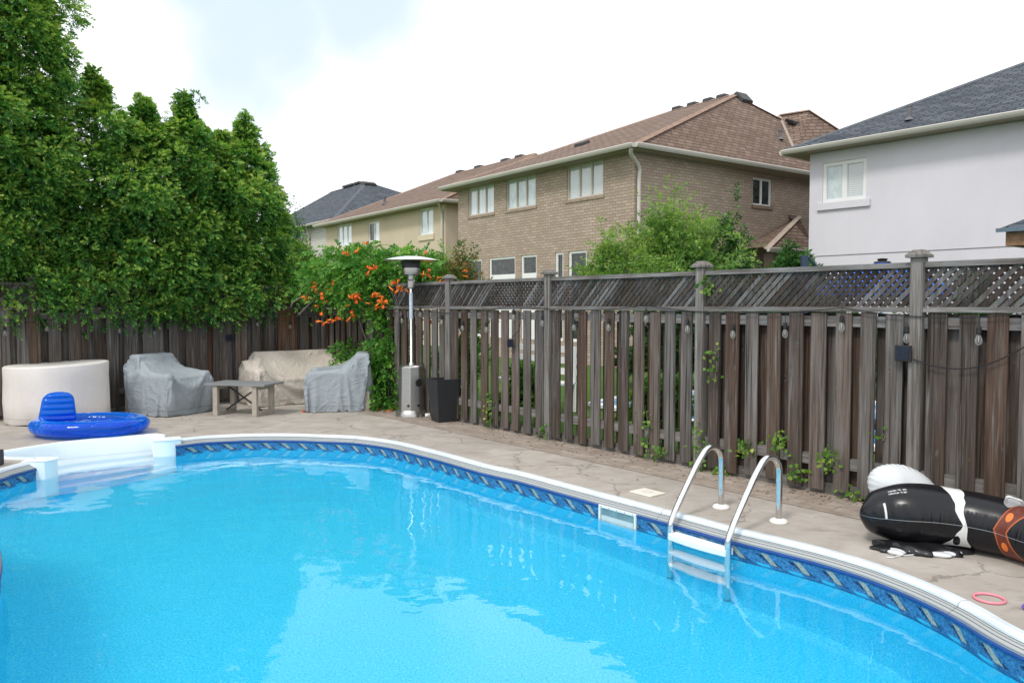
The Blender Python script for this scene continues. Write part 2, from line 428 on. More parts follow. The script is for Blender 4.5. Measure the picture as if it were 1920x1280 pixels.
# wall down from the bead to a coved floor
prof = [(CW,-.045),(CW,-.075),(CW+.001,-.076),(CW+.001,-.215),(CW+.001,-.6),(CW+.001,FZ+.14),(CW+.04,FZ+.05),(CW+.14,FZ)]
wl = obj('pool_wall', sweep(EDGE, prof, arc, flip=True), MAT['liner_wall'], pool, auto=35)
# bead: dark blue roll of liner under the coping
brd = MB(); bpath = [p+Vector((0,0,-.066)) for p in offset(EDGE, CW)]
brd.tube(bpath, .013, 6); obj('liner_bead', brd, simple('navy_liner_bead', (.006,.055,.25), .35, .2, 12), pool, smooth=True)
# coping extrusion
cpm = M('white_coping', rough=.32, spec=.5)
cu, cv, _ = cpm.sep(cpm.uv())
jt = cpm.math('LESS_THAN', cpm.math('FRACT', cpm.math('DIVIDE', cu, 2.35)), .0022)
cc = cpm.ramp(cpm.noise(cpm.pos(), 3, 6, .7), [(.35, (.62,.64,.66)), (.65, (.76,.78,.80))])
cc = cpm.mix(cpm.ramp(cpm.noise(cpm.mapv(cpm.uv(), scale=(1,12,1)), 6, 4), [(.55, 0.0), (.75, .35)]), cc, (.42,.40,.36))
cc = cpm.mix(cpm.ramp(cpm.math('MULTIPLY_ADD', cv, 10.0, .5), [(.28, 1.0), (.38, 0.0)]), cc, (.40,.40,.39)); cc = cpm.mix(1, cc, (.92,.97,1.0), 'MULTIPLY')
cc = cpm.mix(jt, cc, (.15,.15,.15)); cpm.set('col', cc)
prof = [(-.004,-.02),(-.004,.008),(.002,.014),(.045,.016),(.056,.010),(.066,-.004),(.0675,-.014),(.069,-.0145),(.069,-.019),(.079,-.021),(.0800,-.0245),(.0815,-.0245),(.096,-.030),(.097,-.035),(.099,-.035),(.115,-.041),(.118,-.050),(.128,-.053),(.128,-.046),(.13,-.044)]
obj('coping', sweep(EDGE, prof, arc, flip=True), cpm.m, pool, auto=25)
gm = M('coping_groove', rough=.7); gm.set('col', gm.mix(gm.noise(gm.pos(), 20), (.10,.10,.10), (.2,.2,.2)))
for d_, z_ in ((.0690,-.0165), (.0805,-.0235), (.0978,-.0335)):
    g_ = MB(); g_.tube([p+Vector((0,0,z_)) for p in offset(EDGE, d_)], .0022, 5); obj('coping_groove', g_, gm.m, pool)
# floor
fl = tess([p for p in OUT_LOOP], [], FZ); obj('pool_floor', fl, MAT['liner'], pool)
# --- steps bay
e0, e1 = EDGE[0], EDGE[-1]
acr = M('white_acrylic_steps', rough=.3, spec=.5); acr.set('col', acr.mix(acr.noise(acr.pos(), 2.5, 4), (.74,.84,.90), (.82,.90,.95)))
steps = obj('pool_steps', sweep(BAY, [(-.002,-.02),(-.002,.02),(.02,.026),(.045,.018),(.055,-.01),(.06,-.15),(.06,-.34)], flip=True), acr.m, pool, auto=40)
inner_bay = offset(BAY, .058)
def lp(a, b, t): return Vector(a).lerp(Vector(b), t)
# treads: from the back rim towards the pool, each row lower
sb = MB(); cen = (inner_bay[0]+inner_bay[-1])/2
pin = (Vector((cen.x, cen.y, 0)) - Vector(((BAY[len(BAY)//2]).x, (BAY[len(BAY)//2]).y, 0))).normalized()
nb = len(inner_bay); rows = []
specs = [(0,-.24),(.34,-.24),(.36,-.42),(.60,-.42),(.62,-.60),(.84,-.60),(.86,-.80),(1.0,-.80),(1.02,FZ-.02)]
core = inner_bay[int(nb*.30):int(nb*.93)]
nc = len(core)
vs = []; fs = []
ra = INNER[-1]; rb = INNER[0]
for k, (f, z) in enumerate(specs):
    for i, p in enumerate(core):
        t = i/(nc-1); q = ra.lerp(rb, t) + pin*(.10*math.sin(math.pi*t))
        r = p.lerp(q, f); vs.append((r.x, r.y, z))
for k in range(len(specs)-1):
    for i in range(nc-1): fs.append((k*nc+i, k*nc+i+1, (k+1)*nc+i+1, (k+1)*nc+i))
sb.add(vs, fs); obj('stair_treads', sb, acr.m, pool, auto=30)
fb = tess([lp(p,p,0) for p in inner_bay[2:int(nb*.97)]], [], -.86); obj('bay_floor', fb, acr.m, pool)
# pilasters either side of the steps
for (a, b) in (((283,823.5),(338,822)), ((48,868),(80,861))):
    A_ = G(*a); B_ = G(*b)
for nm, A_, B_ in (('pilaster', INNER[0]+Vector((0,0,0)), None), ('pilaster', INNER[-1], None)):
    pass
def pilaster(P0, P1, inn):
    mb = MB(); t = (P1-P0); tn = t.normalized(); nn = Vector((tn.y,-tn.x,0))
    if nn.dot(inn) < 0: nn = -nn
    vs = []; n = 12; d0 = -.07; d1 = .17
    prof = [(0,.022),(.0,-.9)]
    ring = []
    for k in range(n+1):
        a = k/n; x = a; bul = .035*math.sin(math.pi*a)
        ring.append(P0+t*x+nn*(d1+bul))
    for (zz) in (.018, -.95):
        for r in ring: vs.append((r.x, r.y, zz))
    b0 = len(ring)
    fs = [(i, i+1, b0+i+1, b0+i) for i in range(n)]
    back = [P0+nn*d0, P1+nn*d0]
    vs2 = [(back[0].x, back[0].y, .018), (back[1].x, back[1].y, .018), (back[0].x, back[0].y, -.95), (back[1].x, back[1].y, -.95)]
    k0 = len(vs); vs += vs2
    fs += [tuple(range(b0)) + (k0+1, k0), (0, b0, k0+2, k0), (n, k0+1, k0+3, b0+n)]
    mb.add(vs, fs); return mb
inR = (Vector((0,5,0))-EDGE[0]).normalized(); inL = inR
def along(i0, dist):   # point outside the loop end along tangent
    t = (EDGE[1]-EDGE[0]).normalized() if i0 == 0 else (EDGE[-1]-EDGE[-2]).normalized()
    return (EDGE[0]-t*dist) if i0 == 0 else (EDGE[-1]+t*dist)
pR = pilaster(G(286,825.5), G(338,821.8), inR); pL = pilaster(G(52,868.2), G(78,859.5), inL)
for p_ in (pR, pL): bevel(obj('pilaster', p_, acr.m, pool), .008, 2)
# --- water
wl_pts = INNER + offset(BAY, .05)[2:-2]
wm = M('pool_water'); wm.t.nodes.remove(wm.b)
gl = wm.n('ShaderNodeBsdfGlass'); gl.inputs['IOR'].default_value = 1.33; gl.inputs['Roughness'].default_value = 0
gl.inputs['Color'].default_value = (1,1,1,1)
bp = wm.n('ShaderNodeBump'); p_ = wm.pos()
h = wm.math('ADD', wm.noise(p_, 1.6, 2, .5), wm.math('MULTIPLY', wm.noise(p_, 7, 2, .5), .12))
wm.L(h, bp.inputs['Height']); bp.inputs['Strength'].default_value = 1; bp.inputs['Distance'].default_value = .012
wm.L(bp.outputs[0], gl.inputs['Normal']); wm.L(gl.outputs[0], wm.out.inputs['Surface'])
water = obj('pool_water', tess(wl_pts, [], WZ), wm.m, base=(0,4,WZ)); tag(water, kind='structure')
# --- skimmer, found on the wall
def edge_at(px, dz=0):
    best = min(range(1, len(INNER)-1), key=lambda i: abs(960+F*INNER[i].x/max(.1,INNER[i].y)-px) + (0 if INNER[i].y > 3 else 999))
    t = (INNER[best+1]-INNER[best-1]).normalized(); return INNER[best], t, Vector((t.y,-t.x,0))
sp_, st_, sn_ = edge_at(1158)
sk = MB(); w2 = .145; zt, zb = -.050, -.215
w2 = .21; o_ = sp_ - st_*w2
def fr(o, t, n, W, z0, z1, bw, th, mb):
    mb.obox(o+Vector((0,0,z1-bw)), t*W, n*th, Vector((0,0,bw))); mb.obox(o+Vector((0,0,z0)), t*W, n*th, Vector((0,0,bw)))
    mb.obox(o+Vector((0,0,z0+bw)), t*bw, n*th, Vector((0,0,z1-z0-2*bw))); mb.obox(o+t*(W-bw)+Vector((0,0,z0+bw)), t*bw, n*th, Vector((0,0,z1-z0-2*bw)))
fr(o_+sn_*.003, st_, sn_, .42, zb, zt, .022, .016, sk)
s_ = bevel(obj('skimmer_frame', sk, simple('skimmer_plastic', (.70,.72,.68), .4, .06, 9), pool), .003, 2)
sk2 = MB(); sk2.obox(o_+st_*.022+sn_*.005+Vector((0,0,zb+.022)), st_*.376, sn_*.004, Vector((0,0,zt-zb-.044)))
sk3 = MB(); sk3.obox(o_+st_*.030+sn_*.0095+Vector((0,0,zb+.024)), st_*.360, sn_*.003, Vector((0,0,(zt-zb)*.36))); obj('mouth_gradient_strip', sk3, simple('mouth_gradient_pale', (.50,.56,.56), .4, .06, 9), s_)  # paler lower strip, paints the light gradient inside the recess
obj('mouth_shade_plate', sk2, simple('skimmer_painted_shade', (.16,.26,.29), .5, .2, 9), s_)  # flat dark plate, the shade of the recess given as colour
for k in range(5):
    for zz in (zt-.011, zb+.011):
        sc_ = MB(); sc_.obox(o_+st_*(.03+k*.088)+sn_*.0185+Vector((0,0,zz-.004)), st_*.008, sn_*.002, Vector((0,0,.008))); obj('screw', sc_, gm.m, s_)
# skimmer lid on the deck
mb = MB(); q = [G(1180,922.5), G(1208,916.5), G(1248,925), G(1220,932.5)]
c_ = sum(q, Vector())/4
mb.obox(q[0]+Vector((0,0,.001)), q[1]-q[0], q[3]-q[0], Vector((0,0,.012)))
o = bevel(obj('skimmer_lid', mb, simple('cream_lid_plastic', (.72,.69,.60), .5, .05, 6), None), .004, 2)
tag(o, 'square cream access lid lying flush in the concrete behind the skimmer', 'lid')
k_ = MB(); k_.lathe([(.05,.0145),(.05,.016),(.03,.016)], 20, c_, cap1=True); obj('lid_boss', k_, simple('lid_boss', (.66,.63,.55), .5), o)

# ------------------------------------------------------------------ pool ladder
stm = M('polished_steel', metal=1.0, rough=.16); stm.set('col', stm.mix(stm.noise(stm.pos(), 30, 3), (.62,.62,.62), (.76,.76,.76)))
MAT['steel'] = stm.m
LA1, LA2 = G(1352,952), G(1460,979)
lad = thing('pool_ladder', (LA1+LA2)/2, 'polished stainless steel pool ladder with two hooped handrails and white steps', 'ladder')
tl = (LA2-LA1).normalized(); inn = Vector((tl.y, -tl.x, 0)); inn = (inn if inn.dot(Vector((-1,-1,0))) > 0 else -inn)
W_ = .60
def rail_pts():
    pts = [(0,.0),(0,.1),(0,.25),(0,.36)]
    for k in range(1, 11):       # arch
        a = math.pi*(1-k/10*.74); r = .13
        pts.append((r+r*math.cos(a), .375+r*math.sin(a)))
    pts += [(.30,.385),(.38,.285),(.46,.182),(.53,.088),(.568,.03),(.588,-.01),(.597,-.05),(.60,-.12),(.60,-.3),(.60,-.6),(.60,-.95)]
    return pts
for A_ in (LA1, LA2):
    mb = MB(); P_ = [A_+inn*w__+Vector((0,0,z)) for w__, z in rail_pts()]
    P_ = catmull(P_, 4); mb.tube(P_, .024, 16)
    r_ = obj('handrail', mb, MAT['steel'], lad, smooth=True)
    mb = MB(); mb.lathe([(.068,.0),(.068,.012),(.06,.024),(.035,.032),(.026,.034)], 28, A_, cap0=True)
    obj('escutcheon', mb, simple('white_escutcheon', (.74,.72,.68), .45, .04, 8), r_, smooth=True)
for zt_, th in ((-.092,.05),(-.36,.05),(-.62,.05)):
    mb = MB(); s0 = LA1+inn*(W_-.045)+Vector((0,0,zt_-th)); n_ = 10
    L_ = (LA2-LA1)
    vs = []; 
    for k in range(n_+1):
        t = k/n_; bow = .022*math.sin(math.pi*t)
        for dd in (-.02, .075+bow):
            for zz in (0, th): p = s0+L_*t+inn*dd+Vector((0,0,zz)); vs.append(p)
    fs = [(0,1,3,2), (4*n_+2,4*n_+3,4*n_+1,4*n_)]
    for k in range(n_):
        a = 4*k; b = a+4
        fs += [(a,a+2,b+2,b),(a+1,b+1,b+3,a+3),(a,b,b+1,a+1),(a+2,a+3,b+3,b+2)]
    mb.add(vs, fs); bevel(obj('step', mb, MAT['white'], lad), .008, 2)

# ------------------------------------------------------------------ fences
rnd = random.Random(7)
def boards_right(t0, t1, cover, seed):
    mb = MB(); r = random.Random(seed); L = t1-t0
    n = max(3, round(L/.214)); st = L/n; fw = .134
    for k in range(n):          # front boards
        c = t0 + st*(k+.5) + r.uniform(-.012,.012); w__ = fw+r.uniform(-.008,.008)
        z0 = .04+r.uniform(-.012,.02); z1 = 1.555+r.uniform(-.01,.01); lean = r.uniform(-.006,.006)
        o_ = fpt(c-w__/2, -.052, z0); dd = r.uniform(0,.004)
        mb.obox(o_ - D2*dd, D1*w__, D2*.018, Vector((0,0,z1-z0))+D1*lean)
    for k in range(n+1):        # rear boards behind the rails
        c = t0 + st*k + r.uniform(-.012,.012); w__ = cover+r.uniform(-.008,.008)
        mb.obox(fpt(c-w__/2, .036, .05), D1*w__, D2*.018, Vector((0,0,1.50)))
    return mb
def boards_left(s0, s1, seed):
    mb = MB(); r = random.Random(seed); L = s1-s0; x = s0
    while x < s1:
        w__ = r.choice([.15,.155,.14,.19]); 
        mb.obox(lpt(min(x+w__, s1), -.045, .06), D2*(min(x+w__,s1)-x), D1*.018, Vector((0,0,1.50)))
        x += w__ + r.choice([.0,.07,.08,.09,.10])+.004
    x = s0
    while x < s1-.05:
        mb.obox(lpt(min(x+.17, s1), .03, .06), D2*(min(x+.17,s1)-x), D1*.018, Vector((0,0,1.45)))
        x += .173
    return mb
def lattice(pf, a0, a1, z0, z1, dirv, nrm, off):
    mb = MB(); per = .070; wdt = .0355
    hh = z1-z0
    for layer, sg in ((0, -1), (1, 1)):
        x = a0-hh-.1
        while x < a1+hh+.1:
            # slat centre line from (x,z0) to (x+sg*hh,z1), clipped to [a0,a1]
            hw = wdt*.70
            P = []
            def clipx(xx, zz): return xx
            xa, xb = (x, x+hh) if sg > 0 else (x, x-hh)
            poly = [(xa-hw, z0), (xa+hw, z0), (xb+hw, z1), (xb-hw, z1)]
            def clip(poly, lim, keepgt):
                out = []
                for i in range(len(poly)):
                    p, q = poly[i], poly[(i+1)%len(poly)]
                    ip = (p[0] > lim) == keepgt; iq = (q[0] > lim) == keepgt
                    if ip: out.append(p)
                    if ip != iq:
                        t = (lim-p[0])/(q[0]-p[0]); out.append((lim, p[1]+t*(q[1]-p[1])))
                return out
            poly = clip(clip(poly, a0, True), a1, False) if poly else []
            if len(poly) >= 3:
                o0 = off + layer*.009; n = len(poly)
                fr_ = [pf(a, o0, z) for a, z in poly]; bk = [pf(a, o0+.007, z) for a, z in poly]
                mb.add(fr_+bk, [tuple(range(n)), tuple(range(2*n-1, n-1, -1))]+[(i, n+i, n+(i+1)%n, (i+1)%n) for i in range(n)])
            x += per
    return mb
def make_post(fence, pf, a, ztop, mat, w__=.095, cap=True):
    mb = MB(); p = pf(a, 0, 0)
    hw = w__/2
    mb.obox(pf(a-hw, -.045-.03, 0), pf(a+hw,0,0)-pf(a-hw,0,0), pf(0,w__,0)-pf(0,0,0), Vector((0,0,ztop)))
    o_ = bevel(obj('fence_post', mb, mat, fence), .004, 1)
    if cap:
        c = MB(); q = .028
        def ring(e, z): return [pf(a-hw-e, -.075-e, z), pf(a+hw+e, -.075-e, z), pf(a+hw+e, -.075+w__+e, z), pf(a-hw-e, -.075+w__+e, z)]
        vs = ring(q, ztop+.001)+ring(q, ztop+.022)+ring(.004, ztop+.045)+ring(-.012, ztop+.062)
        fs = [(3,2,1,0)]
        for k in range(3):
            for i in range(4): j = (i+1)%4; fs.append((4*k+i, 4*k+j, 4*k+4+j, 4*k+4+i))
        fs.append((12,13,14,15)); c.add(vs, fs); obj('post_cap', c, mat, o_)
ZL0, ZL1 = 1.60, 1.94
RP = [ft(702), ft(846), ft(1033), ft(1319), ft(1724), ft(1724)-2.2, ft(1724)-4.4]
fence_r = thing('wooden_fence', fpt(0,0,0), 'weathered board fence with lattice top running along the right side of the pool', 'fence')
RPf = [TC-.02]+RP
cov = [.16,.137,.131,.127,.178,.20,.20]
for k in range(len(RPf)-1):
    t1, t0 = RPf[k]-.05, RPf[k+1]+.05
    obj('board_panel', boards_right(t0, t1, cov[k], 100+k), MAT['wood_r'], fence_r)
    for zr in (1.44, .245):
        mb = MB(); mb.obox(fpt(t0, -.034, zr), D1*(t1-t0), D2*.07, Vector((0,0,.089)))
        obj('back_rail', mb, MAT['rail_r'], fence_r)
    mb = MB()
    tilt = rnd.uniform(-.006,.006)
    mb.obox(fpt(t0, -.066, ZL0-.035), D1*(t1-t0), D2*.09, Vector((0,0,.04)))
    obj('middle_rail', mb, MAT['rail_r'], fence_r)
    mb = MB(); mb.obox(fpt(t0, -.056, ZL1-.03), D1*(t1-t0), D2*.075, Vector((0,0,.042)))
    obj('top_rail', mb, MAT['rail_r'], fence_r)
    obj('lattice_panel', lattice(fpt, t0, t1, ZL0+.004, ZL1-.031, D1, D2, -.03), MAT['lat'], fence_r)
    mb = MB(); mb.obox(fpt(t0, .0, -.03), D1*(t1-t0), D2*.04, Vector((0,0,.13))); obj('base_board', mb, MAT['rail_r'], fence_r)
for t in RP: make_post(fence_r, fpt, t, 1.985, MAT['post'])
make_post(fence_r, fpt, TC, 2.0, MAT['post'])
# far fence (left)
fence_l = thing('wooden_fence', lpt(3,0,0), 'dark grey board fence with lattice top behind the covered furniture', 'fence')
LP = [ls(60), ls(60)-2.4, ls(60)+2.4, ls(60)+4.8]
LPf = [.05, LP[0], LP[2], LP[3]]
for k in range(3):
    s0, s1 = LPf[k]+.05, LPf[k+1]-.05
    obj('board_panel', boards_left(s0, s1, 200+k), MAT['wood_l'], fence_l)
    for zr in (1.42, .26):
        mb = MB(); mb.obox(lpt(s1, -.026, zr), D2*(s1-s0), D1*.05, Vector((0,0,.089)))
        obj('back_rail', mb, MAT['rail_r'], fence_l)
    mb = MB(); mb.obox(lpt(s1, -.062, ZL0-.05), D2*(s1-s0), D1*.09, Vector((0,0,.04))); obj('middle_rail', mb, MAT['wood_l'], fence_l)
    mb = MB(); mb.obox(lpt(s1, -.05, ZL1-.035), D2*(s1-s0), D1*.075, Vector((0,0,.042))); obj('top_rail', mb, MAT['wood_l'], fence_l)
    obj('lattice_panel', lattice(lpt, s0, s1, ZL0-.008, ZL1-.036, D2, D1, -.03), MAT['lat'], fence_l)
for s in (LP[0], LP[2], LP[3]): make_post(fence_l, lpt, s, 1.99, MAT['wood_l'])
# ------------------------------------------------------------------ houses
def uvbrick(name, c1, c2, mort, bw=.235, rh=.078, ms=.010, rough=.9, stain=True):
    m = M(name, rough=rough, spec=.2); u = m.uv()
    b = m.n('ShaderNodeTexBrick'); m.L(u, b.inputs['Vector']); b.inputs['Scale'].default_value = 1
    b.inputs['Brick Width'].default_value = bw; b.inputs['Row Height'].default_value = rh; b.inputs['Mortar Size'].default_value = ms
    b.inputs['Mortar Smooth'].default_value = .3; b.inputs['Bias'].default_value = -.1
    b.inputs['Color1'].default_value = (*c1,1); b.inputs['Color2'].default_value = (*c2,1); b.inputs['Mortar'].default_value = (*mort,1)
    c = b.outputs['Color']
    c = m.mix(m.ramp(m.noise(m.pos(), 1.1, 5, .6), [(.3, .25), (.7, 0.0)]), c, tuple(x*.6 for x in c1))
    c = m.mix(.25, c, m.noise(m.pos(), 30, 3, .6, 0, True), 'OVERLAY')
    m.set('col', c); m.bump(m.math('SUBTRACT', 1, b.outputs['Fac']), .6, .012); return m.m
def shingle(name, c1, c2, c3):
    m = M(name, rough=.95, spec=.15); u = m.uv()
    b = m.n('ShaderNodeTexBrick'); m.L(u, b.inputs['Vector']); b.inputs['Scale'].default_value = 1
    b.inputs['Brick Width'].default_value = .31; b.inputs['Row Height'].default_value = .145; b.inputs['Mortar Size'].default_value = .020
    b.offset = .37; b.inputs['Bias'].default_value = 0; b.inputs['Mortar Smooth'].default_value = .6
    b.inputs['Color1'].default_value = (*c1,1); b.inputs['Color2'].default_value = (*c2,1); b.inputs['Mortar'].default_value = (*c3,1)
    c = m.mix(m.ramp(m.noise(m.mapv(u, scale=(.6,2.5,1)), 1.5, 5, .7), [(.35, .45), (.65, 0.0)]), b.outputs['Color'], tuple(x*.65 for x in c1))
    c = m.mix(.5, c, m.noise(m.pos(), 45, 2, .6, 0, True), 'OVERLAY')
    m.set('col', c); m.bump(m.math('SUBTRACT', 1, b.outputs['Fac']), .7, .02); return m.m
def siding(name, c, row):
    m = M(name, rough=.6, spec=.3); v = m.sep(m.uv())[1]
    fr_ = m.math('FRACT', m.math('DIVIDE', v, row))
    m.set('col', m.mix(m.ramp(fr_, [(.86, 0.0), (.93, 1.0)]), c, tuple(x*.5 for x in c))); m.bump(fr_, .6, .02); return m.m
def stucco(name, c, line=None):
    m = M(name, rough=.95, spec=.15)
    f = m.noise(m.mapv(m.pos(), scale=(1,1,.5)), .7, 6, .6)
    cc = m.ramp(f, [(.3, tuple(x*.93 for x in c)), (.7, tuple(min(1,x*1.04) for x in c))])
    st = m.noise(m.mapv(m.pos(), scale=(3,3,.25)), 2, 5, .7)
    cc = m.mix(m.ramp(st, [(.55, 0.0), (.8, .2)]), cc, tuple(x*.8 for x in c))
    m.set('col', cc); m.bump(m.noise(m.pos(), 90, 3), .25, .01); return m.m
MAT['brick'] = uvbrick('tan_brick', (.37,.29,.225), (.48,.385,.31), (.25,.20,.165), bw=.225, rh=.08, ms=.010)
MAT['brown_shingle'] = shingle('brown_shingles', (.17,.118,.092), (.255,.185,.15), (.08,.056,.044))
MAT['dark_shingle'] = shingle('charcoal_shingles', (.06,.07,.085), (.13,.145,.165), (.022,.027,.035))
MAT['beige_stucco'] = stucco('beige_stucco', (.53,.445,.335))
MAT['grey_stucco'] = stucco('pale_grey_stucco', (.64,.615,.665))
MAT['siding'] = siding('pale_siding', (.50,.47,.44), .14)
MAT['trim'] = simple('cream_metal_trim', (.52,.49,.445), .5, .05, 2)
MAT['soffit'] = simple('taupe_soffit', (.30,.25,.19), .7, .05, 2)
MAT['win_white'] = simple('white_window_frame', (.74,.74,.73), .4, .03, 2)
MAT['win_beige'] = simple('taupe_window_frame', (.48,.43,.37), .5, .04, 2)
def glassm(name, kind):
    m = M(name, rough=.04, spec=.5 if kind == 'dark' else .9, coat=0.0 if kind == 'dark' else .8); m.b.inputs['Coat Roughness'].default_value = .02
    u, v, _ = m.sep(m.uv())
    if kind == 'blind':
        k = m.math('FRACT', m.math('DIVIDE', v, .05)); c = m.mix(m.ramp(k, [(.75, 0.0), (.9, 1.0)]), (.50,.54,.54), (.22,.25,.27))
    elif kind == 'curtain':
        k = m.noise(m.mapv(m.uv(), scale=(1,.03,1)), 14, 3); c = m.ramp(k, [(.3, (.45,.50,.54)), (.7, (.68,.73,.76))])
    elif kind == 'bright':
        c = m.ramp(m.noise(m.mapv(m.uv(), scale=(1,.6,1)), 4, 4, .6), [(.4, (.38,.45,.47)), (.65, (.55,.62,.62))])
    else:
        c = m.ramp(m.noise(m.uv(), 5, 5, .7), [(.35, (.012,.016,.018)), (.6, (.05,.06,.055)), (.75, (.12,.14,.13))])
    m.set('col', c); return m.m
for k in ('blind','curtain','bright','dark'): MAT['g_'+k] = glassm('window_glass_'+k, k)

class Fr:      # a house frame: o origin, d along the facade away-left, n into the house
    def __init__(s, o, d): s.o = Vector((o[0], o[1], 0)); s.d = Vector((d[0], d[1], 0)).normalized(); s.n = Vector((s.d.y, -s.d.x, 0))
    def p(s, a, b, z): return s.o+s.d*a+s.n*b+Vector((0,0,z))
    def hit(s, px, py, b=0):          # a and z on the facade plane
        q = onplane(px, py, s.p(0, b, 0), s.n); return (q-s.o).dot(s.d), q.z
    def side(s, px, py, a=0):         # b and z on the side plane
        q = onplane(px, py, s.p(a, 0, 0), s.d); return (q-s.o).dot(s.n), q.z
def wallmesh(P, u0, u1, z0, z1, holes, depth=.10, inward=None):
    """P(u,z,k) -> point (k = depth behind the face). Openings are cut and given reveals."""
    us = sorted({u0, u1, *[h[0] for h in holes], *[h[1] for h in holes]}); zs = sorted({z0, z1, *[h[2] for h in holes], *[h[3] for h in holes]})
    mb = MB(); mb.uv = []
    def quad(pts, uvs): mb.add(pts, [(0,1,2,3)], uvs)
    for i in range(len(us)-1):
        for j in range(len(zs)-1):
            uc, zc = (us[i]+us[i+1])/2, (zs[j]+zs[j+1])/2
            if any(h[0] < uc < h[1] and h[2] < zc < h[3] for h in holes): continue
            c = [(us[i],zs[j]),(us[i+1],zs[j]),(us[i+1],zs[j+1]),(us[i],zs[j+1])]
            quad([P(a,b,0) for a,b in c], c)
    for (a,b,c,d) in holes:
        for (p, q) in (((a,c),(b,c)),((b,c),(b,d)),((b,d),(a,d)),((a,d),(a,c))):
            quad([P(*p,0),P(*q,0),P(*q,depth),P(*p,depth)], [p,q,(q[0]+.05,q[1]+.05),(p[0]+.05,p[1]+.05)])
    return mb
def window(house, P, a, b, c, d, cols, frame_mat, glasses, sill=None, fwid=.042, sillh=.08, silld=.05, silll=.06, mull=.05):
    """opening a..b, c..d on the wall P; frame set back in the reveal"""
    def box(mb, u0, u1, z0, z1, k0, k1):
        o_ = P(u0, z0, k1); mb.obox(o_, P(u1,z0,k1)-o_, P(u0,z1,k1)-o_, P(u0,z0,k0)-o_)
    mb = MB(); k0, k1 = .03, .09
    box(mb, a, b, c, c+fwid, k0, k1); box(mb, a, b, d-fwid, d, k0, k1); box(mb, a, a+fwid, c+fwid, d-fwid, k0, k1); box(mb, b-fwid, b, c+fwid, d-fwid, k0, k1)
    w_ = (b-a-2*fwid-mull*(cols-1))/cols
    for k in range(1, cols):
        x = a+fwid+k*w_+(k-1)*mull; box(mb, x, x+mull, c+fwid, d-fwid, k0+.004, k1)
    wo_ = obj('window', mb, frame_mat, house)
    for k in range(cols):
        x = a+fwid+k*(w_+mull); g = MB()
        q = [(x-.002,c+fwid-.002),(x+w_+.002,c+fwid-.002),(x+w_+.002,d-fwid+.002),(x-.002,d-fwid+.002)]
        # inner sash line
        s_ = MB(); e = .014
        box(s_, x, x+w_, c+fwid, c+fwid+e, k0+.015, k1); box(s_, x, x+w_, d-fwid-e, d-fwid, k0+.015, k1)
        box(s_, x, x+e, c+fwid+e, d-fwid-e, k0+.015, k1); box(s_, x+w_-e, x+w_, c+fwid+e, d-fwid-e, k0+.015, k1)
        obj('sash', s_, frame_mat, wo_)
        g.add([P(u,z,.07) for u,z in q], [(0,1,2,3)], [(u,z) for u,z in q])
        obj('pane', g, MAT['g_'+glasses[k % len(glasses)]], wo_)
    if sill:
        sm = MB(); box(sm, a-silll, b+silll, c-sillh, c, -silld, .03); obj('sill', sm, sill, wo_)
    return wo_
def face(pts, edge):      # roof face with uv: u along the eave direction, v upslope
    e = Vector(edge).normalized(); p0 = Vector(pts[0]); n = (Vector(pts[1])-p0).cross(Vector(pts[2])-p0).normalized(); up = n.cross(e)
    mb = MB(); mb.uv = []
    if n.z < 0: pts = pts[::-1]
    mb.add(pts, [tuple(range(len(pts)))], [((Vector(q)-p0).dot(e), abs((Vector(q)-p0).dot(up))) for q in pts]); return mb
def merge(*ms):
    o_ = MB(); o_.uv = [] if ms[0].uv is not None else None
    for m_ in ms: o_.add(m_.v, m_.f, m_.uv)
    return o_
def gutter(house, a, b, out, mat=None, h_=.11):
    a, b, out = Vector(a), Vector(b), Vector(out).normalized(); mb = MB()
    n = [(.0,0),(.11,0),(.12,-.02),(.10,-.07),(.07,-h_),(0,-h_)]
    d = b-a; vs = [a+out*x+Vector((0,0,z)) for x,z in n]+[b+out*x+Vector((0,0,z)) for x,z in n]; k = len(n)
    mb.add(vs, [(i,(i+1)%k,k+(i+1)%k,k+i) for i in range(k)]+[tuple(range(k-1,-1,-1)), tuple(range(k,2*k))])
    return obj('gutter', mb, mat or MAT['trim'], house)
def ridge_cap(house, a, b, mat, w_=.24):
    a, b = Vector(a), Vector(b); mb = MB(); mb.uv = None
    d = (b-a).normalized(); s_ = d.cross(Vector((0,0,1))).normalized()*w_/2
    up = Vector((0,0,.03)); dn = Vector((0,0,-.035))
    mb.add([a+s_+dn, a+up, a-s_+dn, b+s_+dn, b+up, b-s_+dn, a+dn*2, b+dn*2], [(0,1,4,3),(1,2,5,4),(0,6,1),(1,6,2),(3,4,7),(4,5,7),(0,3,7,6),(2,6,7,5)])
    return obj('ridge_cap', mb, mat, house)
capm = {k: simple(k+'_ridge', c, .95, .25, 8) for k, c in (('brown',(.25,.165,.125)), ('dark',(.085,.095,.11)))}
ventm = simple('black_roof_vent', (.03,.03,.032), .6, .2, 8)
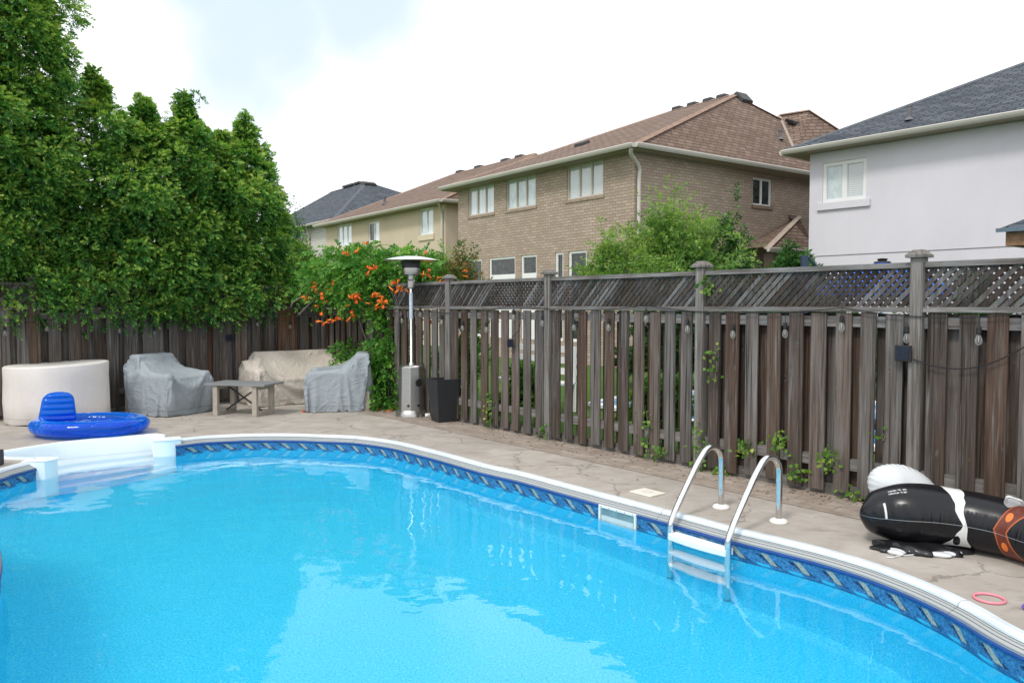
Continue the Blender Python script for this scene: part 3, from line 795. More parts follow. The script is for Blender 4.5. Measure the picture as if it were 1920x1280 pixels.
def roof_vent(house, p, d, n=None, s=(.55,.40,.13)):
    d = Vector(d).normalized(); q = d.cross(Vector((0,0,1))).normalized(); mb = MB(); p = Vector(p)
    if n is None: up = Vector((0,0,1))
    else: up = Vector(n).normalized(); q = up.cross(d).normalized()
    a = [p+d*x*s[0]/2+q*y*s[1]/2 for x,y in ((-1,-1),(1,-1),(1,1),(-1,1))]; b = [p+d*x*s[0]*.46+q*y*s[1]*.44+up*s[2] for x,y in ((-1,-1),(1,-1),(1,1),(-1,1))]
    c_ = [x_+up*.05 for x_ in a]
    vs = a+c_+b; fs = [(3,2,1,0)]+[(i,(i+1)%4,4+(i+1)%4,4+i) for i in range(4)]+[(4+i,4+(i+1)%4,8+(i+1)%4,8+i) for i in range(4)]+[(8,9,10,11)]
    mb.add([v-up*.03 for v in vs], fs); return obj('roof_vent', mb, ventm, house)
def vent_pipe(house, p, r=.05, h_=.35):
    mb = MB(); mb.lathe([(r*2.2,0),(r*1.3,.06),(r,.08),(r,h_),(r*1.3,h_),(r*1.3,h_+.05)], 12, p, cap1=True); return obj('vent_pipe', mb, simple('grey_pipe', (.12,.12,.13), .6), house)
def downspout(house, pts, mat=None):
    mb = MB()
    mb.tube(catmull([Vector(p) for p in pts], 5), .05, 8); return obj('downspout', mb, mat or MAT['trim'], house, smooth=True)

EZ = 5.6
# ---- brick house
C0 = at(1190, 272, 19.6); C0.z = 0
dA = (-.59, .807)
hb = Fr(C0, dA)          # eave corner is the origin of the frame; walls sit .45 behind the eaves
OV = .42
brick = thing('brick_house', hb.p(4, 3, 0), 'two storey tan brick house with brown shingle roof beyond the right fence', 'house')
wf = Fr(hb.p(OV, OV, 0), dA)      # wall frame
Lf, _ = wf.hit(859, 400); Lb = 11.5
def Pf(fr_): return lambda u, z, k: fr_.p(u, k, z)
def Ps(fr_, a=0): return lambda u, z, k: fr_.p(a+k, u, z)
def rect_f(fr_, x0, x1, y0, y1, px_ref=None):
    a1, zt = fr_.hit(x0, y0); a0, _ = fr_.hit(x1, y0); _, zb_ = fr_.hit(x0, y1); return (a0, a1, zb_, zt)
wins = []
def hole(fr_, xl, xr, yl_top, yl_bot):     # left edge top and bottom pixel rows, right edge column
    aL, zt = fr_.hit(xl, yl_top); _, zb_ = fr_.hit(xl, yl_bot); aR, _ = fr_.hit(xr, yl_top); return (aR, aL, zb_, zt)
up_w = [hole(wf, 878, 926, 350, 406), hole(wf, 949, 1004.5, 337, 395), hole(wf, 1063, 1131, 313, 378)]
zt_, zb_ = up_w[1][3], up_w[1][2]
up_w = [(a, b, zb_, zt_) for a, b, _, _ in up_w]
lo_w = [hole(wf, 868, 903, 489, 540), hole(wf, 917, 966, 484, 520), hole(wf, 977, 1006, 480, 517), hole(wf, 1041, 1056, 477, 508), hole(wf, 1066, 1100, 474, 508)]
zt2 = lo_w[1][3]; lo_w = [(a, b, .6, zt2) for a, b, _, _ in lo_w]
ZW = EZ-.12
obj('front_wall', wallmesh(Pf(wf), 0, Lf, -.1, ZW, up_w+lo_w), MAT['brick'], brick)
def hole_s(fr_, xl, xr, y0, y1, a=0):
    bL, zt = fr_.side(xl, y0, a); _, zb_ = fr_.side(xl, y1, a); bR, _ = fr_.side(xr, y0, a); return (bL, bR, zb_, zt)
sw = hole_s(wf, 1412, 1447, 332, 384)
obj('side_wall', wallmesh(Ps(wf), 0, Lb, -.1, ZW, [sw]), MAT['brick'], brick)
obj('side_wall', wallmesh(lambda u,z,k: wf.p(Lf-k, u, z), 0, Lb, -.1, ZW, []), MAT['brick'], brick)
for i, (a, b, c, d) in enumerate(up_w):
    window(brick, Pf(wf), a, b, c, d, 3, MAT['win_beige'], [['curtain'],['bright'],['blind']][i], MAT['brick'] if 0 else simple('brick_sill', (.30,.23,.175), .9, .2, 9), silll=.05, sillh=.08, silld=.03)
for i, (a, b, c, d) in enumerate(lo_w):
    w1 = window(brick, Pf(wf), a, b, d-.62 if i in (1,2) else c, d, 1, MAT['win_white'], ['dark'], None, .06)
    if i in (1, 2):
        mb = MB(); q = Pf(wf)
        o_ = q(a, c, .09); mb.obox(o_, q(b,c,.09)-o_, Vector((0,0,d-.62-c)), q(a,c,.03)-o_); obj('lower_panel', mb, MAT['win_white'], w1)
window(brick, Ps(wf), sw[0], sw[1], sw[2], sw[3], 2, MAT['win_white'], ['dark','dark'], simple('brick_sill_b', (.24,.17,.12), .9, .2, 9), silll=.05, sillh=.09)
# roof, from the near apex and the far apex seen on the skyline
aN = 7.0                      # distance of the ridge behind the front eave
def solve_ridge(px, py, b_off, Fm):
    q = onplane(px, py, Fm.p(0, b_off, 0), Fm.n); return (q-Fm.o).dot(Fm.d), q.z
ra1, rz1 = solve_ridge(1375, 178, aN, hb); ra2, rz2 = solve_ridge(1262, 201, aN, hb)
rzm = rz1
Le = Lf+2*OV
eA, eB = hb.p(0,0,EZ), hb.p(Le,0,EZ); eC, eD = hb.p(Le,2*aN,EZ), hb.p(0,2*aN,EZ)
rA, rB = hb.p(ra1,aN,rzm), hb.p(ra2,aN,rzm)
fL = face([eA, rA, rB, eB], hb.d); fR = face([eD, rA, eA], hb.n); fF = face([eB, rB, eC], hb.n); fBk = face([eC, rB, rA, eD], hb.d)
roof = obj('roof', merge(fL, fR, fF, fBk), MAT['brown_shingle'], brick)
for a_, b_ in ((eA,rA),(rA,rB),(rB,eB),(rA,eD)): ridge_cap(roof, a_, b_, capm['brown'])
sof = MB(); sof.poly([hb.p(0,0,EZ-.11), hb.p(0,2*aN,EZ-.11), hb.p(Le,2*aN,EZ-.11), hb.p(Le,0,EZ-.11)][::-1]); obj('soffit', sof, MAT['soffit'], brick)
gutter(brick, hb.p(-.0,-.0,EZ+.01), hb.p(Le,0,EZ+.01), -hb.n); gutter(brick, hb.p(0,2*aN,EZ+.01), hb.p(0,0,EZ+.01), -hb.d); gutter(brick, hb.p(Le,0,EZ+.01), hb.p(Le,2*aN,EZ+.01), hb.d)
for px_ in (1268, 1298, 1328, 1353):
    t_ = (px_-1262)/(1375-1262); q = rB.lerp(rA, t_); roof_vent(roof, q+hb.n*.10+Vector((0,0,.04)), hb.d, s=(.34,.28,.11))
def on_face(px, py, pts):
    p0, p1, p2 = [Vector(p) for p in pts[:3]]; n = (p1-p0).cross(p2-p0).normalized()
    if n.z < 0: n = -n
    d = ray(px, py); t = (p0-Vector((0,0,H))).dot(n)/d.dot(n); return Vector((0,0,H))+d*t, n
q, n_ = on_face(1393, 186, (eD, rA, eA)); roof_vent(roof, q, hb.n, n_, s=(.55,.45,.14))
q, n_ = on_face(1463, 262, (eD, rA, eA)); vent_pipe(roof, q, .05, .25)
q, n_ = on_face(1092, 272, (eA, rA, eB)); roof_vent(roof, q, hb.d, n_, s=(.4,.35,.12))
downspout(brick, [hb.p(.12,.02,EZ-.10), hb.p(.22,.10,EZ-.22), wf.p(-.06,.10,EZ-.5), wf.p(-.06,.10,EZ-1.0), wf.p(-.06,.10,2.0), wf.p(-.06,.10,.1)])
# rear wing roof peeking over: apex seen at 1515,206
vl, _n = on_face(1490, 284, (eD, rA, eA)); vtop, _n = on_face(1461, 217, (eD, rA, eA)); vl += _n*.03; vtop += _n*.03
wA = at(1517, 207, vtop.y-.3); vr = at(1625, 277, vl.y+1.2); bk = at(1560, 270, 31)
wg = merge(face([vl, vr, wA], (vr-vl)), face([vl, wA, vtop], (wA-vtop)), face([vr, bk, wA], (bk-vr)), face([vtop, wA, bk], (wA-vtop)))
wr = obj('wing_roof', wg, MAT['brown_shingle'], brick)
ridge_cap(wr, vl, vtop, simple('valley_flashing', (.33,.27,.23), .6), .16); ridge_cap(wr, vtop, wA, capm['brown']); ridge_cap(wr, wA, vr, capm['brown'])
q, n_ = on_face(1487, 231, (vl, wA, vtop)); roof_vent(wr, q, hb.n, n_, s=(.4,.35,.13))
# little side porch roof on the near wall
pb0, pz1 = wf.side(1497, 405); 
pe = .95
pR0 = wf.p(0, pb0, pz1); pl = onplane(1438, 463, wf.p(-pe, 0, 0), wf.d); pr_ = onplane(1530, 461, wf.p(-pe, 0, 0), wf.d); pr_.z = pl.z
plb = pl + wf.d*pe; 
pb1 = wf.p(0, (pr_-wf.o).dot(wf.n), pz1)
ptop2 = pb1
pm = merge(face([pl, pr_, ptop2, pR0], wf.n), face([plb, pl, pR0], wf.d))
po = obj('porch_roof', pm, MAT['brown_shingle'], brick)
ridge_cap(po, pl, pR0, simple('porch_hip_trim', (.42,.34,.28), .8), .2); gutter(brick, pr_+Vector((0,0,-.01)), pl+Vector((0,0,-.01)), -wf.d, h_=.12)
mb = MB(); mb.obox(pl+wf.n*.55+wf.d*.2+Vector((0,0,-.13)), wf.d*.3, wf.n*.35, Vector((0,0,-2.9))); obj('porch_pillar', mb, MAT['brick'], brick)
# ---- beige house, further along
c1 = at(835, 384, 31.2); c1.z = 0
be = Fr(c1, dA); beige = thing('beige_house', be.p(5, 3, 0), 'beige stucco house with brown shingle roof, left of the brick house', 'house')
Lb1, _ = be.hit(611, 425)
bw = [hole(be, 632, 659, 423, 463), hole(be, 691, 711, 418, 454), hole(be, 787, 812, 393, 442)]
bw = [(a, b, c, d) for a, b, c, d in bw]
obj('front_wall', wallmesh(Pf(be), 0, Lb1, -.1, ZW+.1, bw), MAT['beige_stucco'], beige)
obj('side_wall', wallmesh(Ps(be), 0, 9, -.1, ZW+.1, []), MAT['beige_stucco'], beige)
obj('side_wall', wallmesh(lambda u,z,k: be.p(Lb1-k, u, z), 0, 9, -.1, ZW+.1, []), MAT['beige_stucco'], beige)
simple_sill = simple('cream_sill', (.58,.50,.36), .9, .05, 3)
for i, (a, b, c, d) in enumerate(bw): window(beige, Pf(be), a, b, c, d, [3,2,2][i], MAT['win_white'], [['curtain'],['curtain','dark'],['curtain','bright']][i], simple_sill, silll=.1, sillh=.22)
hb2 = Fr(be.p(-OV*1.1, -OV*1.1, 0), dA); EZ2 = EZ+.1
Le2 = Lb1+2*OV
ra1_, rz1_ = solve_ridge(1004, 288, 6.2, hb2); ra2_, rz2_ = solve_ridge(854, 325, 6.2, hb2)
rzz = (rz1_+rz2_)/2
eA2, eB2, eC2, eD2 = hb2.p(0,0,EZ2), hb2.p(Le2,0,EZ2), hb2.p(Le2,12.4,EZ2), hb2.p(0,12.4,EZ2)
rA2, rB2 = hb2.p(max(ra1_, -1.0), 6.2, rzz), hb2.p(ra2_, 6.2, rzz)
r2 = obj('roof', merge(face([eA2, rA2, rB2, eB2], hb2.d), face([eD2, rA2, eA2], hb2.n), face([eB2, rB2, eC2], hb2.n), face([eC2, rB2, rA2, eD2], hb2.d)), MAT['brown_shingle'], beige)
for a_, b_ in ((eA2,rA2),(rA2,rB2),(rB2,eB2)): ridge_cap(r2, a_, b_, capm['brown'], .2)
sof = MB(); sof.poly([hb2.p(0,0,EZ2-.11), hb2.p(Le2,0,EZ2-.11), hb2.p(Le2,12.4,EZ2-.11), hb2.p(0,12.4,EZ2-.11)]); obj('soffit', sof, MAT['soffit'], beige)
gutter(beige, eA2, eB2, -hb2.n); gutter(beige, eD2, eA2, -hb2.d)
for px_, py_ in ((860,323),(895,313),(945,301),(972,294)):
    a_, z_ = solve_ridge(px_, py_, 6.2, hb2); roof_vent(r2, hb2.p(a_, 6.3, rzz+.03), hb2.d, s=(.5,.3,.12))
q, n_ = on_face(721, 383, (eA2, rA2, eB2)); vent_pipe(r2, q, .07, .3)
q, n_ = on_face(657, 397, (eA2, rA2, eB2)); vent_pipe(r2, q, .05, .15)
downspout(beige, [hb2.p(.3,.05,EZ2-.10), be.p(.12,-.10,EZ2-.4), be.p(.16,-.06,EZ2-.8), be.p(.16,-.06,3), be.p(.16,-.06,.1)])
# ---- dark roofed house in the far back
c2 = at(614, 400, 44); c2.z = 0
dh = Fr(c2, dA); dark = thing('siding_house', dh.p(5, 3, 0), 'distant house with charcoal hip roof and pale horizontal siding beside the tall cedars', 'house')
hz = at(575, 417, 44).z; q0 = onplane(543, 417, dh.o, dh.n)
Ld = (q0-dh.o).dot(dh.d)+5
dw = hole(dh, 545, 557, 432, 466)
obj('front_wall', wallmesh(Pf(dh), -1.5, Ld, -.1, hz-.05, [dw]), MAT['siding'], dark)
obj('side_wall', wallmesh(lambda u,z,k: dh.p(-1.5+k, u, z), 0, 9, -.1, hz-.05, []), MAT['siding'], dark)
window(dark, Pf(dh), *dw, 1, MAT['win_white'], ['curtain'], None)
hd = Fr(dh.p(-2.0, -.5, 0), dA); Ld2 = Ld+3
dap = onplane(688, 341, hd.p(0, 6.5, 0), hd.n); aa_ = (dap-hd.o).dot(hd.d)
A_, B_, Cc, D_ = hd.p(0,0,hz), hd.p(Ld2,0,hz), hd.p(Ld2,13,hz), hd.p(0,13,hz)
Rr = hd.p(max(aa_,-6), 6.5, dap.z); Rl = hd.p(max(aa_,0)+6, 6.5, dap.z)
r3 = obj('roof', merge(face([A_, Rr, Rl, B_], hd.d), face([D_, Rr, A_], hd.n), face([B_, Rl, Cc], hd.n), face([Cc, Rl, Rr, D_], hd.d)), MAT['dark_shingle'], dark)
ridge_cap(r3, A_, Rr, capm['dark']); ridge_cap(r3, Rr, Rl, capm['dark'])
for px_ in (672, 660, 650):
    q = Rr.lerp(Rl, (688-px_)/70); roof_vent(r3, q+Vector((0,0,.05)), hd.d, s=(.8,.35,.14))
q, n_ = on_face(692, 347, (D_, Rr, A_)); roof_vent(r3, q, hd.n, n_, s=(.9,.5,.2))
gutter(dark, A_, B_, -hd.n)
q = dh.p(0,0,0); downspout(dark, [dh.p(2.2,-.4,hz-.12), dh.p(2.5,-.08,hz-.6), dh.p(2.5,-.08,3), dh.p(2.5,-.08,.1)])
# ---- grey stucco house on the right
g0 = at(1519, 300, 20.5); g0.z = 0
gd = (-D2.y, D2.x)
gh = Fr(g0, (D1.x, D1.y)); grey = thing('stucco_house', gh.p(-5, 3, 0), 'pale grey stucco house with charcoal shingle roof at the right edge', 'house')
gw = hole(gh, 1543, 1625, 307, 382)
Lg = -14
obj('front_wall', wallmesh(Pf(gh), Lg, 0, -.1, ZW, [gw]), MAT['grey_stucco'], grey)
obj('side_wall', wallmesh(lambda u,z,k: gh.p(-k, u, z), 0, 11, -.1, ZW, []), MAT['grey_stucco'], grey)
window(grey, Pf(gh), *gw, 2, MAT['win_white'], ['blind','bright'], MAT['grey_stucco'], .085, sillh=.17, silld=.06, silll=.12, mull=.11)
_, zl = gh.hit(1700, 471.6)
mb = MB(); mb.obox(gh.p(Lg, -.012, zl-.008), gh.d*(-Lg), gh.n*.02, Vector((0,0,.016))); obj('reveal_line', mb, simple('reveal_line', (.25,.24,.25), .9), grey)
hg = Fr(gh.p(.50, -.45, 0), (D1.x, D1.y)); GW = 7.0; GP = .50
A_, B_, Cc, D_ = hg.p(0,0,EZ), hg.p(Lg-1,0,EZ), hg.p(Lg-1,2*GW,EZ), hg.p(0,2*GW,EZ)
Rr = hg.p(-GW,GW,EZ+GP*GW); Rl = hg.p(Lg-1+GW-.5,GW,EZ+GP*GW)
r4 = obj('roof', merge(face([A_, Rr, Rl, B_], hg.d), face([D_, Rr, A_], hg.n), face([B_, Rl, Cc], hg.n), face([Cc, Rl, Rr, D_], hg.d)), MAT['dark_shingle'], grey)
ridge_cap(r4, A_, Rr, capm['dark']); ridge_cap(r4, Rr, Rl, capm['dark'])
sof = MB(); sof.poly([hg.p(0,0,EZ-.11), hg.p(0,2*GW,EZ-.11), hg.p(Lg-1,2*GW,EZ-.11), hg.p(Lg-1,0,EZ-.11)]); obj('soffit', sof, MAT['soffit'], grey)
gutter(grey, A_, B_, -hg.n); gutter(grey, D_, A_, hg.d)
q, n_ = on_face(1705, 226, (A_, Rr, B_)); vent_pipe(r4, q, .05, .32)
for h_ in (brick, beige, dark, grey): h_['group'] = 'houses beyond the garden'
# ---- pergola roof corner at the right edge
g1 = at(1900, 440, 12.0); pg = thing('garden_pavilion', (g1.x+1.2, g1.y+.8, 0), 'corner of a wooden garden pavilion with dark shingled roof at the far right edge', 'pavilion')
pf_ = Fr((g1.x, g1.y), (D1.x, D1.y))
q0 = onplane(1886, 432, pf_.o, pf_.n); z0 = q0.z; a0 = (q0-pf_.o).dot(pf_.d); q1 = onplane(1886, 461, pf_.o, pf_.n)
mb = MB(); mb.obox(pf_.p(a0-4.0, 0, q1.z), pf_.d*4.0, pf_.n*.05, Vector((0,0,z0-q1.z))); obj('beam', mb, simple('cedar_fascia', (.25,.13,.06), .7, .3, 9), pg)
mb = MB(); mb.obox(pf_.p(a0-.05, .055, q1.z), pf_.d*.05, pf_.n*3, Vector((0,0,z0-q1.z))); obj('beam', mb, simple('cedar_fascia_b', (.25,.13,.06), .7, .3, 9), pg)
A_ = pf_.p(a0+.08,-.10,z0+.02); B_ = pf_.p(a0-4.1,-.10,z0+.02); Cc = pf_.p(a0-4.1,4,z0+.02); D_ = pf_.p(a0+.08,4,z0+.02); Rr = pf_.p(a0-2, 2, z0+1.15)
rfp = obj('roof', merge(face([A_, Rr, B_], pf_.d), face([D_, Rr, A_], pf_.n), face([B_, Rr, Cc], pf_.n), face([Cc,Rr,D_], pf_.d)), MAT['dark_shingle'], pg)
mb = MB(); mb.obox(pf_.p(a0-4.1,-.115,z0-.03), pf_.d*4.2, pf_.n*.02, Vector((0,0,.06))); obj('roof_edge', mb, simple('slate_edge', (.10,.14,.17), .5), pg)
for (u, v) in ((-.3,.2),(-3.8,.2),(-.3,3.5),(-3.8,3.5)):
    mb = MB(); mb.obox(pf_.p(a0+u-.07, v, 0), pf_.d*.14, pf_.n*.14, Vector((0,0,q1.z-.002))); obj('pillar', mb, simple('cedar_pillar', (.25,.13,.06), .7, .3, 9), pg)
# ------------------------------------------------------------------ garden furniture under covers
import bmesh
def cloth_cover(name, boxes, prof, wd, loc, rz, mat, label, cat, group, frames=42, res=.035):
    P_ = [Vector((0,y,z)) for y,z in prof]; L_ = [0]
    for a,b in zip(P_, P_[1:]): L_.append(L_[-1]+(b-a).length)
    n = int(L_[-1]/res); pr = []
    for i in range(n+1):
        t = L_[-1]*i/n; j = 0
        while j < len(L_)-2 and L_[j+1] < t: j += 1
        pr.append(P_[j].lerp(P_[j+1], (t-L_[j])/(L_[j+1]-L_[j])))
    m = int(wd/res); bm = bmesh.new()
    grid = [[bm.verts.new((x/m*wd-wd/2, p.y, p.z)) for p in pr] for x in range(m+1)]
    for i in range(m):
        for j in range(n): bm.faces.new((grid[i][j],grid[i][j+1],grid[i+1][j+1],grid[i+1][j]))
    kk = max(4, int(.62*max(p.z for p in pr)/res))
    for side in (0, m):
        x = grid[side][0].co.x; rows = [grid[side]]
        for r in range(1, kk+1):
            t = r/kk; row = []
            for j in range(n+1):
                q = pr[0].lerp(pr[-1], j/n); p = pr[j].lerp(q, t)
                row.append(grid[side][j] if j in (0,n) else bm.verts.new((x,p.y,p.z)))
            rows.append(row)
        for r in range(kk):
            for j in range(n):
                u = []
                for q in (rows[r][j],rows[r][j+1],rows[r+1][j+1],rows[r+1][j]):
                    if q not in u: u.append(q)
                if len(u) > 2: bm.faces.new(u)
    bmesh.ops.recalc_face_normals(bm, faces=bm.faces)
    me = bpy.data.meshes.new(name); bm.to_mesh(me); bm.free()
    o_ = bpy.data.objects.new(name, me); COL.objects.link(o_); cols = []
    for (x0,x1,y0,y1,z0,z1) in boxes:
        cm = bpy.data.meshes.new('tmp'); vs = [(x,y,z) for x in (x0,x1) for y in (y0,y1) for z in (z0,z1)]
        cm.from_pydata(vs, [], [(0,1,3,2),(4,6,7,5),(0,4,5,1),(2,3,7,6),(0,2,6,4),(1,5,7,3)])
        c = bpy.data.objects.new('tmp', cm); COL.objects.link(c); c.modifiers.new('b', 'BEVEL').width = .02
        c.modifiers.new('c', 'COLLISION'); c.collision.thickness_outer = .012; c.collision.cloth_friction = 15; cols.append(c)
    cl = o_.modifiers.new('cloth', 'CLOTH'); s_ = cl.settings; s_.quality = 6; s_.mass = .25
    s_.tension_stiffness = 25; s_.compression_stiffness = 18; s_.shear_stiffness = 8; s_.bending_stiffness = .08; s_.air_damping = 3
    cl.collision_settings.distance_min = .008; cl.collision_settings.collision_quality = 3; cl.point_cache.frame_end = frames
    for f in range(1, frames+1): sc.frame_set(f)
    m2 = bpy.data.meshes.new_from_object(o_.evaluated_get(bpy.context.evaluated_depsgraph_get()))
    co = np.zeros(len(m2.vertices)*3); m2.vertices.foreach_get('co', co)
    o_.modifiers.clear(); sc.frame_set(1)
    if np.isfinite(co).all() and abs(co).max() < 3:
        co = co.reshape(-1,3); co[:,2] = np.maximum(co[:,2], .012); m2.vertices.foreach_set('co', co.ravel()); o_.data = m2
    for c in cols: bpy.data.objects.remove(c)
    o_.data.name = name
    o_.data.polygons.foreach_set('use_smooth', [True]*len(o_.data.polygons)); o_.data.materials.clear(); o_.data.materials.append(mat)
    root = thing(name, loc, label, cat, group); root.rotation_euler = (0,0,rz)
    o_.name = 'fabric_cover'; o_.parent = root
    sd_ = o_.modifiers.new('solid', 'SOLIDIFY'); sd_.thickness = .004
    return root
def fabric(name, c, d, bs=.85):
    m = M(name, rough=.85, spec=.25); p = m.objc()
    cc = m.ramp(m.noise(p, 2.2, 5, .6), [(.3, c), (.7, d)])
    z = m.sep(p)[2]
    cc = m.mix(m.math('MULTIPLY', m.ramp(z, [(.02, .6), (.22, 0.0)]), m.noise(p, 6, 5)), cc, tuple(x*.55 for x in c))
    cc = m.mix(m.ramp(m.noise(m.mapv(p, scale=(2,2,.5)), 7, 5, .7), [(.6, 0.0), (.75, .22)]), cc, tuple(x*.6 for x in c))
    m.set('col', cc)
    hem = m.math('MULTIPLY', m.math('GREATER_THAN', z, .085), m.math('LESS_THAN', z, .093)); cc = m.mix(m.math('MULTIPLY', hem, .6), cc, tuple(x*.45 for x in c)); m.set('col', cc)
    w1 = m.noise(m.mapv(p, scale=(1,.6,1), rot=(.5,.6,.2)), 3.4, 5, .6, 1.9)
    rg = m.math('ABSOLUTE', m.math('SUBTRACT', w1, .5))
    m.bump(m.math('ADD', rg, m.math('MULTIPLY', m.noise(p, 130, 2), .03)), bs, .06); return m.m
MAT['greycover'] = fabric('blue_grey_cover_cloth', (.275,.31,.335), (.345,.38,.405))
MAT['beigecover'] = fabric('beige_cover_cloth', (.52,.465,.40), (.60,.545,.48))
legm = simple('grey_teak', (.30,.26,.21), .8, .2, 20)
chair_boxes = [(-.38,.38,-.40,.30,.0,.44),(-.40,-.30,-.42,.32,.0,.60),(.30,.40,-.42,.32,.0,.60),(-.30,.34,.22,.38,.0,.86)]
def legs(root, hx, hy, h_=.3):
    for x in (-hx, hx):
        for y in (-hy, hy):
            mb = MB(); mb.box(x-.035, x+.035, y-.035, y+.035, 0, h_)
            l_ = obj('leg', mb, legm, None, base=(0,0,0)); l_.parent = root
def facing(x, y): return math.atan2(y, x)+math.pi/2      # local front is -Y
prof_c = [(-.52,.05),(-.52,.68),(.06,.74),(.20,.93),(.44,.93),(.50,.05)]
p1 = G(322, 762)
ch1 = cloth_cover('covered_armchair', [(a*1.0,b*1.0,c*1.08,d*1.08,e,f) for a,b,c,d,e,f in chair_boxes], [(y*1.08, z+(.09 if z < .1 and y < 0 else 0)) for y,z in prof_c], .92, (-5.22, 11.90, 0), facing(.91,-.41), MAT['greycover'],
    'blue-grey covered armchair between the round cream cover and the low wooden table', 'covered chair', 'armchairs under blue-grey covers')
legs(ch1, .35, .40)
p2 = G(630, 770)
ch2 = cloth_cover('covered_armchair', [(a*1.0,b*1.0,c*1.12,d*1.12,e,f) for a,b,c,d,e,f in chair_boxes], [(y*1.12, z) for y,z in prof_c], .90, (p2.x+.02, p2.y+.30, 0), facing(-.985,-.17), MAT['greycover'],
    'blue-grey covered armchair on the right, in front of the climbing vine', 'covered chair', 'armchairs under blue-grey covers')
legs(ch2, .36, .40)
sofa_boxes = [(-.78,.78,-.38,.28,0,.42),(-.84,-.70,-.42,.30,0,.58),(.70,.84,-.42,.30,0,.58),(-.60,.70,.22,.36,0,.82)]
so_l = lpt(.78, -.52, 0)
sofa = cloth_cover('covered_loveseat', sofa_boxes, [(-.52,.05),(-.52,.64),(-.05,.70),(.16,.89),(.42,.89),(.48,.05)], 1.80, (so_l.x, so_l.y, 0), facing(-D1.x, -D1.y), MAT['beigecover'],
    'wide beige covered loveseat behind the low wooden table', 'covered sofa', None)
legs(sofa, .75, .36)
# round drum cover on the left
dp_ = G(105, 797); dc = Vector((dp_.x-.25, dp_.y+.52, 0)); dc.x = (105-960)/F*dc.y
R_ = .655
mb = MB(); vs = []; prof = [(R_*.985,.012),(R_,.03),(R_*1.0,.3),(R_*.995,.6),(R_*1.0,.775),(R_*.992,.793),(R_*.97,.80),(R_*.85,.795),(R_*.5,.782),(R_*.2,.775),(.001,.773)]
n_ = 96
for j,(r,z) in enumerate(prof):
    for k in range(n_):
        a = 2*math.pi*k/n_; wz = .006*math.sin(a*5+z*4)+.004*math.sin(a*13+1.7*z*6)+.003*math.sin(a*29)
        f_ = (1-z/.8)*1.0+.25 if j < 7 else .1
        tz = .022*math.cos(a-.35) if z > .5 else 0
        vs.append((dc.x+(r+wz*f_)*math.cos(a), dc.y+(r+wz*f_)*math.sin(a), z+tz*min(1,r/R_)+(.008*math.sin(a*7) if j == 0 else 0)))
fs = [(i*n_+k, i*n_+(k+1)%n_, (i+1)*n_+(k+1)%n_, (i+1)*n_+k) for i in range(len(prof)-1) for k in range(n_)]
mb.add(vs, fs); drum = obj('covered_round_table', mb, fabric('cream_cover_cloth', (.60,.565,.535), (.68,.65,.615), .1), smooth=True, base=dc)
tag(drum, 'round cream fabric cover over a table, at the left end of the patio', 'covered table')
# coffee table
q = [G(381,719,.47), G(495,722,.47), G(527,714,.47), G(416,713,.47)]
tb = thing('coffee_table', (sum(q, Vector())/4).to_2d().to_3d(), 'low rectangular patio table with grey top, pale wood legs and black crossed braces', 'table')
ax = (q[1]-q[0]); ay = (q[3]-q[0]); ay = ay.normalized()*.56; axn = ax.normalized(); ay = (ay - axn*ay.dot(axn)).normalized()*.56
o0 = q[0]; W2 = ax.length
def tp(u, v, z): return Vector((o0.x, o0.y, 0))+axn*u+ay.normalized()*v+Vector((0,0,z))
mb = MB(); mb.obox(tp(0,0,.445), axn*W2, ay, Vector((0,0,.028))); bevel(obj('tabletop', mb, simple('grey_tabletop', (.20,.205,.21), .6, .12, 8, .1), tb), .004)
lm = simple('pale_grey_wood', (.36,.32,.27), .8, .15, 14, .2)
for u in (.13, W2-.22):
    for v in (.03, .47):
        mb = MB(); mb.obox(tp(u,v,.0), axn*.075, ay.normalized()*.06, Vector((0,0,.444))); bevel(obj('leg', mb, lm, tb), .003, 1)
    for z in (.0, .385):
        mb = MB(); mb.obox(tp(u+.004,.091,z), axn*.067, ay.normalized()*.378, Vector((0,0,.055))); obj('cross_rail', mb, lm, tb)
bk_ = simple('black_metal', (.02,.02,.022), .5, .1, 8)
for (z0, z1, v) in ((.06,.43,.27),(.43,.06,.29)):
    mb = MB(); mb.bar(tp(.20,v,z0), tp(W2-.22,v,z1), .012, .022); obj('brace', mb, bk_, tb)
# ------------------------------------------------------------------ patio heater
hp = G(770, 783); hp = Vector((hp.x, hp.y+.2, 0)); hx = (771-960)/F*hp.y; hp.x = hx
ht = thing('patio_heater', hp, 'tall stainless steel patio heater with disc reflector in the fence corner', 'patio heater')
brs = M('brushed_steel', metal=1.0, rough=.34); brs.set('col', brs.ramp(brs.noise(brs.mapv(brs.pos(), scale=(1,1,40)), 3, 4), [(.3,(.40,.385,.37)),(.7,(.50,.485,.47))]))
dks = M('dark_mesh_steel', metal=.8, rough=.5); dks.set('col', (.07,.07,.075))
mb = MB(); mb.lathe([(.235,.0),(.235,.02),(.225,.06),(.205,.09),(.200,.10)], 40, hp, cap0=True, cap1=True); obj('base', mb, brs.m, ht, auto=40)
mb = MB(); mb.lathe([(.195,.101),(.187,.40),(.180,.70),(.182,.705),(.180,.735),(.165,.748),(.03,.752)], 8, hp, cap1=True)
tk = obj('tank_housing', mb, brs.m, ht, auto=20)
tk.modifiers.new('b', 'BEVEL').width = .012
mb = MB(); 
